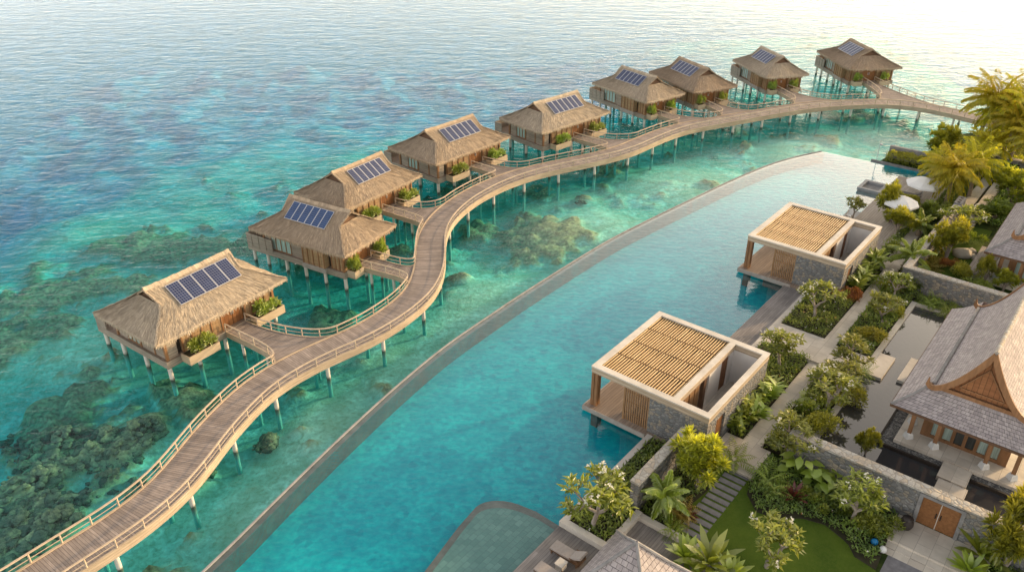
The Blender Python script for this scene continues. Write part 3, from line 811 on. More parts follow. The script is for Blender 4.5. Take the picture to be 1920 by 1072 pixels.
part(mb, 'rail_posts_far', M['rail_wood'], BW, kind='stuff')
k = 10
while k < NB-2:
    for sgn in (1,-1):
        c = bpt(k, sgn*.98); mb = MB(); mb.tube([(c.x,c.y,-3.6),(c.x,c.y,DZ-.4)], .16, 9); part(mb, 'pile', M['stilt'], BW, True)
    a_, b_ = bpt(k, HW-.02, DZ-.27), bpt(k, -HW+.02, DZ-.27)
    mb = MB(); mb.bar(a_, b_, .2, .26); part(mb, 'cross_beam', M['grey_wood'], BW)
    k += 10
# ------------------------------------------------------------------ villas
ZE, ZR = 3.95, 6.3
HL, HWD = HL0/2, HWD0/2
S0, LR = .38, 3.45
def prof(s): return ZE+(ZR-ZE)*(0.88*(1-s)+.12*(1-s)**2.2)
def lenat(s):
    if s < S0: return LR+.26*(1-s/S0)
    return LR+(HL-LR)*((s-S0)/(1-S0))
def roof_pt(sx, s, sgn):
    """main slope: sx in -1..1 along the ridge, s from ridge to eave"""
    L = lenat(s); x = sx*L; y = sgn*HWD*s
    z = prof(s)+.10*(x/HL)**2*(1-s)+.10*max(0, s-.6)/.4*abs(sx)**6
    n = fbm(x*.9+3*sgn, y*.9, 2.2, 3)
    return Vector((x, y, z+.06*n))
def hip_pt(t, sy, sgn):
    s = S0+(1-S0)*t; x = sgn*(LR+(HL-LR)*t); y = sy*HWD*s
    z = prof(s)+.10*max(0, s-.6)/.4*abs(sy)**6
    return Vector((x, y, z+.06*fbm(x*.9, y*.9, 5, 3)-.02*0))
def make_roof():
    mb = MB()
    for sgn in (1,-1):
        mb.grid(lambda a, b: roof_pt(2*a-1, b, sgn), 34, 16, lambda a, b: ((2*a-1)*HL, b*5), flip=(sgn > 0))
        mb.grid(lambda a, b: hip_pt(b, 2*a-1, sgn), 20, 10, lambda a, b: ((2*a-1)*HWD+20, b*4), flip=(sgn < 0))
    # ridge roll
    for i in range(26):
        x0, x1 = -3.7+7.4*i/26, -3.7+7.4*(i+1)/26
        z = ZR+.05+.10*(x0/HL)**2; z2 = ZR+.05+.10*(x1/HL)**2
        j = R.uniform(-.03,.03)
        for (ya, za, yb, zb) in ((-.24,-.17,0,.07),(0,.07,.24,-.17)):
            mb.face([(x0-.03,ya,z+za+j),(x1+.03,ya,z2+za+j),(x1+.03,yb,z2+zb+j),(x0-.03,yb,z+zb+j)], [(x0,0),(x1,0),(x1,.3),(x0,.3)], tone=R.uniform(.4,.9))
    # eave lip: rounded thick edge and underside
    per = [roof_pt(2*k/40-1, 1, -1) for k in range(41)] + [hip_pt(1, 2*k/24-1, 1) for k in range(1,25)] + [roof_pt(1-2*k/40, 1, 1) for k in range(1,41)] + [hip_pt(1, 1-2*k/24, -1) for k in range(1,25)]
    def ring(dout, dz):
        r = []
        for p in per:
            r.append(Vector((p.x*(1+dout/HL), p.y*(1+dout/HWD), p.z+dz)))
        return r
    rings = [ring(0,0), ring(.05,-.09), ring(.03,-.24), ring(-.15,-.30), ring(-1.5,-.02)]
    acc = 0
    for k in range(len(per)-1):
        seg = (per[k+1]-per[k]).length
        for a, b in zip(rings, rings[1:]):
            mb.face([a[k], b[k], b[k+1], a[k+1]], [(acc,5),(acc,5.3),(acc+seg,5.3),(acc+seg,5)])
        # shaggy straw ends
        nn = int(seg/.045)
        for q in range(nn):
            t = R.random(); p = per[k].lerp(per[k+1], t); o = Vector((p.x/HL, p.y/HWD, 0)); o.normalize()
            d = (per[k+1]-per[k]).normalized(); w = R.uniform(.015,.04); l = R.uniform(.12,.34)
            a0 = p+o*R.uniform(-.02,.07)+Vector((0,0,R.uniform(-.14,.03)))
            a1 = a0+o*R.uniform(-.02,.14)+Vector((0,0,-l))+d*R.uniform(-.06,.06)
            mb.face([a0-d*w, a1-d*w*.5, a1+d*w*.5, a0+d*w], [(acc+t,5),(acc+t,5.4),(acc+t+.04,5.4),(acc+t+.04,5)], tone=R.random())
        acc += seg
    # straw lying on the slopes
    for q in range(5200):
        if R.random() < .62:
            sgn = R.choice((1,-1)); s = R.uniform(.02,.97); sx = R.uniform(-1,1)
            f = lambda s_, x_: roof_pt(max(-1,min(1,x_)), min(1,s_), sgn); a0 = f(s, sx); a1 = f(s+R.uniform(.07,.15), sx+R.uniform(-.02,.02))
        else:
            sgn = R.choice((1,-1)); s = R.uniform(.02,.92); sx = R.uniform(-1,1)
            a0 = hip_pt(s, sx, sgn); a1 = hip_pt(min(1,s+R.uniform(.1,.2)), max(-1,min(1,sx+R.uniform(-.02,.02))), sgn)
        d = (a1-a0).normalized(); sd_ = d.cross(Vector((0,0,1)))
        if sd_.length < 1e-3: continue
        sd_.normalize(); w = R.uniform(.012,.035); up = Vector((0,0,1))*R.uniform(.02,.05); up0 = Vector((0,0,.008))
        mb.face([a0+up0-sd_*w, a1+up-sd_*w*.7, a1+up+sd_*w*.7, a0+up0+sd_*w], [(q*.3,0),(q*.3,.4),(q*.3+.04,.4),(q*.3+.04,0)], tone=R.random())
    # tufts along the hips, ridge ends and gable verge
    for q in range(1100):
        sgn = R.choice((1,-1)); sx = R.choice((1,-1)); s = R.uniform(0,1)
        a0 = roof_pt(sx, s, sgn)+Vector((R.uniform(-.08,.08),R.uniform(-.08,.08),R.uniform(0,.06)))
        a1 = roof_pt(sx, min(1,s+R.uniform(.05,.11)), sgn)+Vector((sx*R.uniform(-.05,.12),R.uniform(-.08,.08),R.uniform(-.05,.07)))
        d = a1-a0; sd_ = d.cross(Vector((0,0,1)))
        if sd_.length < 1e-3: continue
        sd_.normalize(); w = R.uniform(.015,.04)
        mb.face([a0-sd_*w, a1-sd_*w*.6, a1+sd_*w*.6, a0+sd_*w], [(q*.3,0),(q*.3,.4),(q*.3+.04,.4),(q*.3+.04,0)], tone=R.uniform(.3,1))
    return mb
def make_gable(sgn):
    mb = MB(); x = sgn*(LR-.12); y = HWD*S0; z0 = prof(S0)-.25
    pts = [(x,-y,z0),(x,y,z0),(x,0,ZR-.05)]
    mb.face(pts if sgn > 0 else pts[::-1])
    for s_ in (1,-1):
        xo = sgn*(LR+.40)
        a = Vector((sgn*(LR+.24), 0, ZR-.02)); b = Vector((sgn*(LR+.02), s_*y, prof(S0)+.02))
        mb.bar(a, b, .10, .16, 1)
    return mb
def face_panel(mb, side, a, b, z0, z1, depth, mi=0, base=None):
    """a flat slab on the wall plane; side: F front (-y), L left end (-x), E right end (+x)"""
    if side == 'F': mb.box(a, b, base-depth, base, z0, z1, mi)
    elif side == 'L': mb.box(base-depth, base, a, b, z0, z1, mi)
    else: mb.box(base, base+depth, a, b, z0, z1, mi)
def make_villa(i):
    cx, cy, hd, kd, L, Wd = VILLAS[i]
    labels = ['thatched overwater villa with only five solar panels on its roof','thatched stilt villa with solar panels reflecting deep blue, its long side towards the reef','thatched stilt villa half hidden behind the villa with panels reflecting deep blue',
              'thatched stilt villa standing just past the sharp bend of the boardwalk','thatched stilt villa with open water on both sides after the bend','thatched stilt villa overlapping its neighbour, the lower roof of the two',
              'thatched stilt villa partly hidden behind the neighbouring roof, further along the boardwalk','thatched stilt villa standing second from the far end of the boardwalk','thatched stilt villa at the far end of the boardwalk, palest in the haze']
    t = thing('overwater_villa', labels[i], 'villa', (cx,cy,0), math.radians(hd), 'thatched overwater villas', (0,0,0))
    t.scale = (L/HL0, Wd/HWD0, 1)
    return t
def build_parts(t, kd):
    px, py = 5.0, 3.2
    wx, wy = 4.8, 3.0
    yb, xl = (5.5, -px) if kd == 'A' else (py, -6.9)          # the sea deck reaches out past the roof
    mb = MB(); mb.box(xl, px, -py, yb, FZ-.2, FZ); part(mb, 'platform', M['cab_floor'], t)
    for q in ((xl-.08,px+.08,-py-.08,-py),(xl-.08,px+.08,yb,yb+.08),(xl-.08,xl,-py,yb),(px,px+.08,-py,yb)):
        mb = MB(); mb.box(*q, FZ-.55, FZ+.03); part(mb, 'platform_beam', M['grey_wood'], t)
    xs = (-4.8,-2.4,0,2.4,4.8) if kd == 'A' else (-6.6,-4.8,-2.4,0,2.4,4.8)
    ys = (-2.95,0,2.95,5.2) if kd == 'A' else (-2.95,0,2.95)
    for x in xs:
        for y in ys:
            if y == 0 and abs(x) < 4: continue
            mb = MB(); mb.tube([(x,y,-3.8),(x,y,FZ-.2)], .165, 9); part(mb, 'stilt', M['stilt'], t, True)
    zt = 4.2
    # wall box: four walls, core coloured dark as the shade behind the recesses
    mb = MB(); mb.box(-wx+.25, wx-.25, -wy+.25, wy-.25, FZ, zt); part(mb, 'recess_shade_core', M['dark'], t)
    pv, ph = M['warm_wood'], M['grey_wood']
    def wall(side, a, b, z0=FZ, z1=zt, depth=.16, mat=None, base=None, name='wall'):
        m_ = MB(); bs = {'F': -wy, 'L': -wx, 'E': wx}[side] if base is None else base
        if side == 'F': m_.box(a, b, bs, bs+.2, z0, z1)
        elif side == 'L': m_.box(bs, bs+.2, a, b, z0, z1)
        else: m_.box(bs-.2, bs, a, b, z0, z1)
        return part(m_, name, mat or (M['warm_wood'] if side == 'F' else M['warm_wood_y']), t)
    def battens(side, xs, z0=FZ, z1=zt, base=None, w=.05):
        m_ = MB(); bs = {'F': -wy, 'L': -wx, 'E': wx}[side] if base is None else base
        for x in xs:
            if side == 'F': m_.box(x-w, x+w, bs-.06, bs, z0, z1)
            elif side == 'L': m_.box(bs-.06, bs, x-w, x+w, z0, z1)
            else: m_.box(bs, bs+.06, x-w, x+w, z0, z1)
        part(m_, 'battens', M['post_wood'], t)
    def window(side, a, b, z0, z1, n=3):
        bs = {'F': -wy, 'L': -wx, 'E': wx}[side]
        m_ = MB(); w = .07
        def bx(p, q, r, s_, d0, d1, mm):
            if side == 'F': mm.box(p, q, bs-d1, bs-d0, r, s_)
            elif side == 'L': mm.box(bs-d1, bs-d0, p, q, r, s_)
            else: mm.box(bs+d0, bs+d1, p, q, r, s_)
        for k in range(n+1):
            x = a+(b-a)*k/n; bx(x-w/2, x+w/2, z0, z1, -.1, .05, m_)
        for k in range(n):
            x0, x1 = a+(b-a)*k/n+w/2, a+(b-a)*(k+1)/n-w/2
            bx(x0, x1, z0, z0+.08, -.1, .05, m_); bx(x0, x1, z1-.08, z1, -.1, .05, m_)
        f = part(m_, 'window', M['post_wood'], t)
        g_ = MB()
        for k in range(n):
            x0, x1 = a+(b-a)*k/n+w/2, a+(b-a)*(k+1)/n-w/2
            bx(x0, x1, z0+.08, z1-.08, -.09, .0, g_)
        part(g_, 'pane', M['curtain_glass'], f)
    def door(side, a, b, z1=FZ+1.95, recess=.0):
        bs = {'F': -wy, 'E': wx}[side]; m_ = MB(); mid = (a+b)/2
        def bx(p, q, r, s_, d0, d1, mm):
            if side == 'F': mm.box(p, q, bs-d1, bs-d0, r, s_)
            else: mm.box(bs+d0, bs+d1, p, q, r, s_)
        bx(a, mid-.02, FZ+.02, z1, -.22, -.12, m_); bx(mid+.02, b, FZ+.02, z1, -.22, -.12, m_)
        d = part(m_, 'door', M['door_wood'], t)
        m_ = MB(); bx(mid-.10, mid-.06, FZ+.9, FZ+1.25, -.12, -.07, m_); bx(mid+.06, mid+.10, FZ+.9, FZ+1.25, -.12, -.07, m_); part(m_, 'handle', M['metal'], d)
    def planter(side, a, b, out_):
        m_ = MB(); z0, z1 = FZ-.48, FZ+.22
        def bx(p, q, d0, d1, r, s_, mm):
            if side == 'F': mm.box(p, q, -d1, -d0, r, s_)
            else: mm.box(d0, d1, p, q, r, s_)
        d0, d1 = out_
        bx(a, b, d1-.09, d1, z0, z1, m_); bx(a, a+.09, d0, d1-.09, z0, z1, m_); bx(b-.09, b, d0, d1-.09, z0, z1, m_); bx(a+.09, b-.09, d0, d1-.09, z0, z0+.1, m_)
        p = part(m_, 'planter_box', M['pale_wood'], t)
        m_ = MB(); bx(a+.09, b-.09, d0, d1-.09, z0+.1, z1-.1, m_); part(m_, 'soil', M['soil'], p)
    posts_ = [(-wx-.02,-wy-.02),(wx+.02,-wy-.02),(wx+.02,wy+.02),(-wx-.02,wy+.02)]
    for (x,y) in posts_:
        m_ = MB(); m_.box(x-.1,x+.1,y-.1,y+.1,FZ,zt+.1); part(m_, 'corner_post', M['post_wood'], t)
    # back wall, both kinds
    m_ = MB(); m_.box(-wx+.1, wx-.1, wy-.2, wy, FZ, zt); part(m_, 'wall', ph, t)
    if kd == 'A':
        wall('F', -wx+.1, -3.9, mat=ph)
        wall('F', -3.5, .05); battens('F', (-3.45,-2.6,-1.75,-.9,0))
        wall('F', 2.1, wx-.1); battens('F', (2.15,2.75,3.4,4.05))
        door('F', .15, 2.0)
        planter('F', -3.9, -1.3, (py+.08, py+1.1)); planter('F', 2.3, 4.95, (py+.08, py+1.0))
        wall('L', -wy+.1, .1, mat=ph); battens('L', (-1.6,.08)); window('L', .2, 1.7, FZ+.05, FZ+1.75, 3)
        wall('L', 1.8, wy-.1, mat=ph)
        for q in ((xl-.06,xl+.02,4.3,yb+.08),(xl+.02,px,yb,yb+.08)):
            m_ = MB(); m_.box(*q, FZ+.04, FZ+1.05); part(m_, 'balustrade', ph, t)
        wall('E', -wy+.1, wy-.1); battens('E', (-1.5,0,1.5))
    else:
        bal = None
        for q in ((xl-.06,-3.6,-py-.10,-py-.02),(xl-.06,xl+.02,-py-.02,yb)):
            m_ = MB(); m_.box(*q, FZ+.04, FZ+1.15); b_ = part(m_, 'balustrade', ph, t); bal = bal or b_
        m_ = MB()
        for x in (-6.3,-5.4,-4.5,-3.65): m_.box(x-.04,x+.04,-py-.15,-py-.1,FZ-.1,FZ+1.2)
        part(m_, 'battens', M['grey_wood'], bal)
        wall('F', -wx+.1, -4.0, mat=ph); window('F', -3.95, -1.5, FZ+.05, FZ+1.75, 4)
        wall('F', -1.45, .3, mat=ph)
        m_ = MB(); m_.box(.35, 2.95, -py-.25, -wy+.2, FZ+.035, zt-.35); bay = part(m_, 'wall', M['warm_wood'], t)
        m_ = MB()
        for x in (.39,1.0,1.65,2.3,2.91): m_.box(x-.045,x+.045,-py-.31,-py-.25,FZ,zt-.4)
        part(m_, 'battens', M['post_wood'], bay)
        m_ = MB(); m_.box(.25, 3.05, -py-.36, -py-.085, FZ-.45, FZ+.03); part(m_, 'bay_floor', M['platform_edge'], t)
        wall('F', 3.4, wx-.1); battens('F', (3.45,3.9,4.35))
        wall('E', -wy+.1, -1.35); battens('E', (-2.0,-1.4)); door('E', -1.3, .6); wall('E', .65, wy-.1); battens('E', (.7,1.4,2.1))
        planter('E', -2.9, -1.6, (px+.08, px+1.0)); planter('E', .9, 2.4, (px+.08, px+.9))
        wall('L', -wy+.1, wy-.1, mat=ph)
    m_ = make_roof()
    roof = part(m_, 'roof', M['thatch'], t, tones=True)
    for s_ in (1,-1): part(make_gable(s_), 'gable', [M['brown_dark'], M['fascia']], t)
    return roof
def copy_parts(src, dst, skip=()):
    for ch in list(src.children):
        if ch.name.split('.')[0] in skip: continue
        c = ch.copy(); C.objects.link(c); c.parent = dst
        for g in list(ch.children):
            if g.name.split('.')[0] in skip: continue
            d = g.copy(); C.objects.link(d); d.parent = c
villas = []; proto = {}
for i in range(9):
    t = make_villa(i); kd = VILLAS[i][3]
    if kd not in proto:
        if kd == 'B':
            # the roof mesh is shared by both kinds
            build_parts_roof = make_roof
        roof = build_parts(t, kd); proto[kd] = t
    else: copy_parts(proto[kd], t, ('solar_panel',))
    villas.append(t)
def solar_mesh(w, l):
    mb = MB(); th = .05; f = .045
    mb.box(-w/2, w/2, -l/2, l/2, 0, th, 0)
    mb.hasuv = True
    mb.face([(-w/2+f,-l/2+f,th+.004),(w/2-f,-l/2+f,th+.004),(w/2-f,l/2-f,th+.004),(-w/2+f,l/2-f,th+.004)], [(0,0),(1,0),(1,1),(0,1)], 1)
    return mb
for i, t in enumerate(villas):
    roof = [c for c in t.children if c.name.split('.')[0] == 'roof'][0]
    n = 5 if i == 0 else 6
    w = 1.06 if i == 0 else .80
    l = 1.95
    blue = i == 1
    me = solar_mesh(w, l).mesh('solar_panel', [M['metal'], M['solar_reflection'] if blue else M['solar']])
    sa, sb = .13, .56
    a, b = roof_pt(0, sa, -1), roof_pt(0, sb, -1); mid = (a+b)/2; d = (b-a); pitch = math.atan2(-(b.z-a.z), abs(b.y-a.y))
    x0 = {'A': .35, 'B': -.25}[VILLAS[i][3]]
    for k in range(n):
        o = link('solar_panel', me, roof)
        o.location = (x0+(k-(n-1)/2)*(w+.02), mid.y, mid.z+.13); o.rotation_euler = (pitch, 0, 0)
# ------------------------------------------------------------------ land
def slab(mb, pts, z0, z1): mb.prism([(u,-v) for u, v in pts], z0, z1)
def rect(u0, u1, v0, v1): return [(u0,v0),(u1,v0),(u1,v1),(u0,v1)]
def m_ground():
    t = NT('ground'); v = t.coord('Object')
    n = t.noise(v, .5, 6).outputs[0]; n2 = t.noise(v, 3, 5).outputs[0]
    c = t.mix(t.rng(n, .35, .65), (.03,.055,.012), (.075,.105,.022))
    c = t.mix(t.rng(n2, .4, .7, 0, .6), c, (.02,.022,.010))
    return t.out(t.bsdf(c, .95, t.bump(n2, .6, .15), spec=.1))
M['gable_wood'] = m_planks('gable_wood', (.30,.13,.055), (.38,.175,.075), 1, .3, grain=(6,1.2), rough=.55, stain=.1)
M['ground'] = m_ground()
def m_lawn():
    t = NT('lawn'); v = t.coord('Object')
    n = t.noise(v, .6, 4).outputs[0]; n2 = t.noise(v, 7, 5, .7).outputs[0]; n3 = t.noise(t.coord('Object',(40,40,1)), 1, 2).outputs[0]
    c = t.mix(t.rng(n, .35, .65), (.055,.105,.012), (.10,.155,.018))
    c = t.mix(t.rng(n2, .35, .7, 0, .5), c, (.135,.165,.03))
    c = t.mix(t.rng(n3, .4, .7, 0, .5), c, (.03,.06,.008))
    return t.out(t.bsdf(c, .95, t.bump(n3, .6, .05), spec=.1))
M['lawn'] = m_lawn()
mb = MB()
slab(mb, [(-40,-.2),(14,-.2),(23.5,-.9),(58,-1.2),(74.6,1.4),(75.5,2.6),(88,-2),(98,5),(104,30),(104,220),(-40,220)], -4, 1.0)
gstruct(mb, 'ground', M['ground'])
mb = MB(); slab(mb, [(74.8,-4.6),(76.9,-4.4),(77.4,3.4),(74.8,3.4)], -4, 1.06); gstruct(mb, 'hedge_island', M['ground'])
def gs(name, pts, z0, z1, mat): mb = MB(); slab(mb, pts, z0, z1); return gstruct(mb, name, mat)
# timber decks
gs('pool_deck', [(-20,-.3),(3.98,-.3),(3.98,3.05),(7.2,3.05),(7.2,14),(-20,14)], .3, 1.15, M['deck_u'])
gs('timber_walk', rect(23.0,39.0,-1.45,.5), .3, 1.15, M['deck_u'])
gs('far_deck', [(48.6,-1.35),(71,-1.35),(71.5,3.9),(48.6,3.9)], .3, 1.16, M['deck_far'])
# lawn and beds
lawn = [(14.35,4.7),(14.35,6.5),(13.3,7.1),(12.6,8.1),(12.9,9.2),(13.6,10.4),(13.9,11.3),(13.6,12.2),(13.1,13.1),(12.7,13.8),(12.4,14.7),(11,16),(3,17),(3,14.1),(7.3,14.1),(7.7,7.4),(7.8,5.0),(9.2,4.5),(10.5,4.8),(12.0,5.0),(13.2,4.6)]
gs('lawn', lawn, .9, 1.10, M['lawn'])
gs('garden_lawn', rect(46,49.4,8.2,12.4)+[], .9, 1.12, M['lawn'])
gs('garden_lawn', rect(49.41,62,7.6,10.2), .9, 1.12, M['lawn'])
# stone paths
gs('garden_path', rect(14.85,17.25,3.6,6.65), .9, 1.45, M['paving'])
gs('garden_step', rect(14.45,14.85,4.95,6.75), .9, 1.28, M['paving'])
gs('garden_path', rect(17.25,28.8,4.75,5.95), .9, 1.44, M['paving'])
gs('garden_path', rect(28.8,31.8,.96,8.1), .9, 1.46, M['paving'])
gs('garden_path', rect(31.8,47.0,4.5,5.5), .9, 1.42, M['paving'])
gs('garden_path', rect(47.0,52.2,4.1,5.6), .9, 1.44, M['paving'])
gs('garden_path', rect(52.6,57.4,3.95,5.0), .9, 1.42, M['paving'])
gs('garden_path', rect(62,76,6.3,7.3), .9, 1.40, M['paving'])
gs('garden_path', rect(60,76,7.6,8.5), .9, 1.55, M['paving'])
gs('garden_path', rect(28.5,28.8,4.4,6.3), .9, 1.60, M['paving'])
# planter kerbs
def kerb_ring(name, label, cat, outer, w, z0, z1, mat):
    """outer: rectangle u0,u1,v0,v1"""
    u0,u1,v0,v1 = outer; u,v = u0,v0
    mb = MB(); mb.gbox(u0,u0+w,v0,v1,z0,z1); mb.gbox(u1-w,u1,v0,v1,z0,z1); mb.gbox(u0+w,u1-w,v0,v0+w,z0,z1); mb.gbox(u0+w,u1-w,v1-w,v1,z0,z1)
    return gone(mb, name, mat, label, cat, u, v, z0)
mb = MB()
for q in ((4.0,4.42,-.3,3.03),(4.42,7.6,2.63,3.03),(4.42,13.75,-.3,.1)): mb.gbox(*q, .5, 1.52)
gone(mb, 'planter_kerb', M['limestone'], 'pale stone kerb around the pool corner planter with the big frangipani', 'kerb', 4, -.3, .5)
gs('planter_soil', [(4.42,.1),(13.75,.1),(13.75,2.05),(7.6,2.05),(7.6,2.63),(4.42,2.63)], .9, 1.38, M['soil'])
mb = MB(); mb.gbox(7.22,7.62,3.03,9.5,.6,1.42); gone(mb, 'garden_kerb', M['limestone'], 'low pale kerb between the pool deck and the stepping stone garden', 'kerb', 7.2, 3.0, .6)
mb = MB(); mb.gbox(23.2,38.9,.5,.95,.6,1.42); mb.gbox(31.8,32.2,.95,4.5,.6,1.44); gone(mb, 'garden_kerb', M['limestone'], 'white kerb along the weathered timber walk between the two pavilions', 'kerb', 23.2, .5, .6)
for q, nm in ((rect(17.3,23.2,3.6,4.75),'bed'),(rect(17.8,28.8,5.95,8.1),'bed'),(rect(23.2,28.8,.95,4.75),'bed'),(rect(32.2,39.1,.95,4.5),'bed'),(rect(31.8,44.4,5.5,8.1),'bed'),(rect(39.1,57.0,3.2,4.05),'bed'),(rect(47,62,5.6,6.4),'bed')):
    gs('planting_soil', q, .9, 1.34, M['soil'])
gs('planting_soil', rect(7.62,14.3,2.65,5.4), .9, 1.085, M['soil'])
gs('planting_soil', [(14.4,6.66),(17.2,6.66),(17.2,14.5),(12.3,14.8),(12.5,13.6),(13.2,13.0),(13.75,11.5),(13.4,10.3),(12.4,9.0),(12.2,8.0),(13.2,6.95)], .9, 1.125, M['soil'])
# stepping stones
SL = ['lowest','second','third','fourth','fifth','sixth','seventh','eighth','ninth','tenth','eleventh','topmost']
for k in range(12):
    u = 8.15+k*.555
    mb = MB(); w = .375
    mb.gbox(u, u+w, 5.08+R.uniform(-.03,.03), 6.5+R.uniform(-.03,.03), 1.02, 1.135+.002*(k%3))
    gone(mb, 'stepping_stone', M['slab_grey'], 'grey rectangular stepping stone in the lawn, %s of the row of twelve' % SL[k], 'stepping stone', u+w/2, 5.8, 1.02, 'stepping stones across the lawn')
for k,(u,v,lab) in enumerate(((8.0,7.2,'lone pale square slab beside the lower end of the stepping stone row'),(7.2,8.6,'square slab in the lawn beside the small flowering frangipani'),(6.3,10.2,'square slab in the lawn half under the leaves of the small flowering frangipani'))):
    mb = MB(); mb.gbox(u-.35,u+.35,v-.4,v+.4,1.02,1.14 if k else 1.15); gone(mb, 'stepping_stone', M['slab_grey'], lab, 'stepping stone', u, v, 1.02)
# stone walls
def wall_thing(label, boxes, cap, u, v, top):
    t = gthing('stone_wall', label, 'garden wall', u, v, .9)
    for q in boxes:
        mb = MB(); mb.gbox(*q); part(mb, 'masonry', M['stone_wall'], t)
    for q in cap:
        mb = MB(); mb.gbox(*q); part(mb, 'coping', M['stone_cap'], t)
    return t
wall_thing('short free-standing stone wall between the pool planter and the fern bed', [(7.62,13.7,2.1,2.6,.9,3.3)], [(7.58,13.72,2.04,2.66,3.3,3.42)], 7.6, 2.3, 3.4)
fw = wall_thing('long grey stone wall with a brown double door in front of the main house', [(17.2,17.8,7.6,15.45,.9,3.42),(17.2,17.8,17.45,27,.9,3.42),(17.2,17.8,15.45,17.45,3.2,3.42)], [(17.14,17.86,7.54,27,3.42,3.54)], 17.2, 7.6, 3.5)
mb = MB(); mb.gbox(17.12,17.19,15.25,17.65,3.18,3.36); mb.gbox(17.12,17.19,15.25,15.45,1.2,3.18); mb.gbox(17.12,17.19,17.45,17.65,1.2,3.18); part(mb, 'door_frame', M['grey_stone'], fw)
for k, (a, b) in enumerate(((15.46,16.43),(16.46,17.44))):
    mb = MB(); mb.gbox(17.24,17.32,a,b,1.21,3.19); d = part(mb, 'door', M['door_wood'], fw)
    mb = MB(); c = 16.32 if k == 0 else 16.57; mb.gbox(17.18,17.24,c-.03,c+.03,2.0,2.35); part(mb, 'handle', M['dark'], d)
mb = MB(); mb.gbox(17.21,17.24,16.425,16.465,1.21,3.19); part(mb, 'door_strip', M['limestone'], fw)
wall_thing('stone enclosure wall with pale top turning a corner around the upper garden', [(44.4,44.9,6.4,18,.9,3.2),(44.9,61,6.4,6.9,.9,3.2)], [(44.34,44.96,6.34,18,3.2,3.32),(44.96,61.1,6.34,6.96,3.2,3.32)], 44.4, 6.4, 3.3)
t = gthing('gate_pier', 'grey stone pier with square recesses at the far end of the enclosure wall', 'pier', 61.8, 6.6, .9)
mb = MB(); mb.gbox(61.12,63.2,6.3,7.0,.9,3.45); part(mb, 'shaft', M['grey_stone'], t)
mb = MB(); 
for k in range(3): mb.gbox(61.3+k*.62,61.62+k*.62,6.55,6.8,3.42,3.46)
part(mb, 'recess', M['dark'], t)  # dark plates on the top, recess shade put into their colour
t = gthing('stone_wall', 'brown stone garden wall with a dark doorway behind the palms', 'garden wall', 78.2, 6.5, .9)
mb = MB(); mb.gbox(78,78.5,9.2,30,.9,3.3); mb.gbox(78,78.5,5.4,7.2,.9,3.3); mb.gbox(78,78.5,7.2,9.2,2.9,3.3); part(mb, 'masonry', M['stone_wall'], t)
mb = MB(); mb.gbox(78.3,78.4,7.2,9.2,.9,2.9); part(mb, 'doorway', M['dark'], t)  # dark sheet standing in for the shade inside the opening
mb = MB(); mb.gbox(77.94,78.56,5.34,30,3.3,3.42); part(mb, 'coping', M['stone_cap'], t)
# entrance terrace in front of the double door
gs('entrance_terrace', rect(14.9,17.2,14.55,19.5), .8, 1.2, M['paving'])
gs('entrance_step', rect(14.4,14.9,14.65,19.5), .8, 1.06, M['paving'])
gs('entrance_step', rect(13.9,14.4,14.75,19.5), .8, .96+.07, M['paving'])
gs('entrance_floor', rect(9.5,13.9,15.0,19.5), .8, 1.015, M['slab_grey'])
# ------------------------------------------------------------------ reflecting pond
def m_pond():
    t = NT('pond_water'); g = t.coord('Object')
    nr = t.bump(t.noise(g, 3.0, 2).outputs[0], .2, .01)
    f = schlick(t, nr, .06, 3.2)
    gl = t.n('ShaderNodeBsdfGlossy', {'Color': (1,1,1,1), 'Roughness': .02, 'Normal': nr}).outputs[0]
    b = t.n('ShaderNodeBsdfDiffuse', {'Color': (.045,.045,.047,1)}).outputs[0]
    return t.out(t.n('ShaderNodeMixShader', {0: f, 1: b, 2: gl}).outputs[0])
M['pond'] = m_pond()
mb = MB(); slab(mb, [(17.9,8.5),(42,8.5),(42,11.6),(22.5,11.6),(22.5,30),(17.9,30)], 1.01, 1.27)
gstruct(mb, 'pond_water', M['pond'])
mb = MB(); mb.gbox(17.85,42.0,8.1,8.5,.9,1.45); mb.gbox(42.0,42.4,8.1,14,.9,1.45); gone(mb, 'pond_kerb', M['limestone'], 'pale stone kerb edging the still black pond beside the main house', 'kerb', 17.9, 8.1, .9)
mb = MB(); mb.gbox(29.6,32.9,8.52,9.6,1.2,1.5); gone(mb, 'stone_slab', M['limestone'], 'pale stone landing slab jutting into the pond from the garden path', 'slab', 29.6, 8.5, 1.2)
mb = MB(); mb.gbox(30.2,33.7,10.5,11.55,1.2,1.5); gone(mb, 'stone_slab', M['limestone'], 'pale stone slab in the pond against the main house', 'slab', 30.2, 10.5, 1.2)
for q, lab in (((21.5,23.15,15.4,17.05,1.2,1.58),'wide pale slab bridging the pond at the edge of the house terrace'),((19.6,21.45,15.55,17.2,1.2,1.5),'middle pale slab of the pond crossing'),((17.85,19.55,15.6,17.3,1.2,1.42),'pale slab of the pond crossing right behind the double door')):
    mb = MB(); mb.gbox(*q); gone(mb, 'stone_slab', M['paving'], lab, 'slab', q[0], q[2], 1.2)
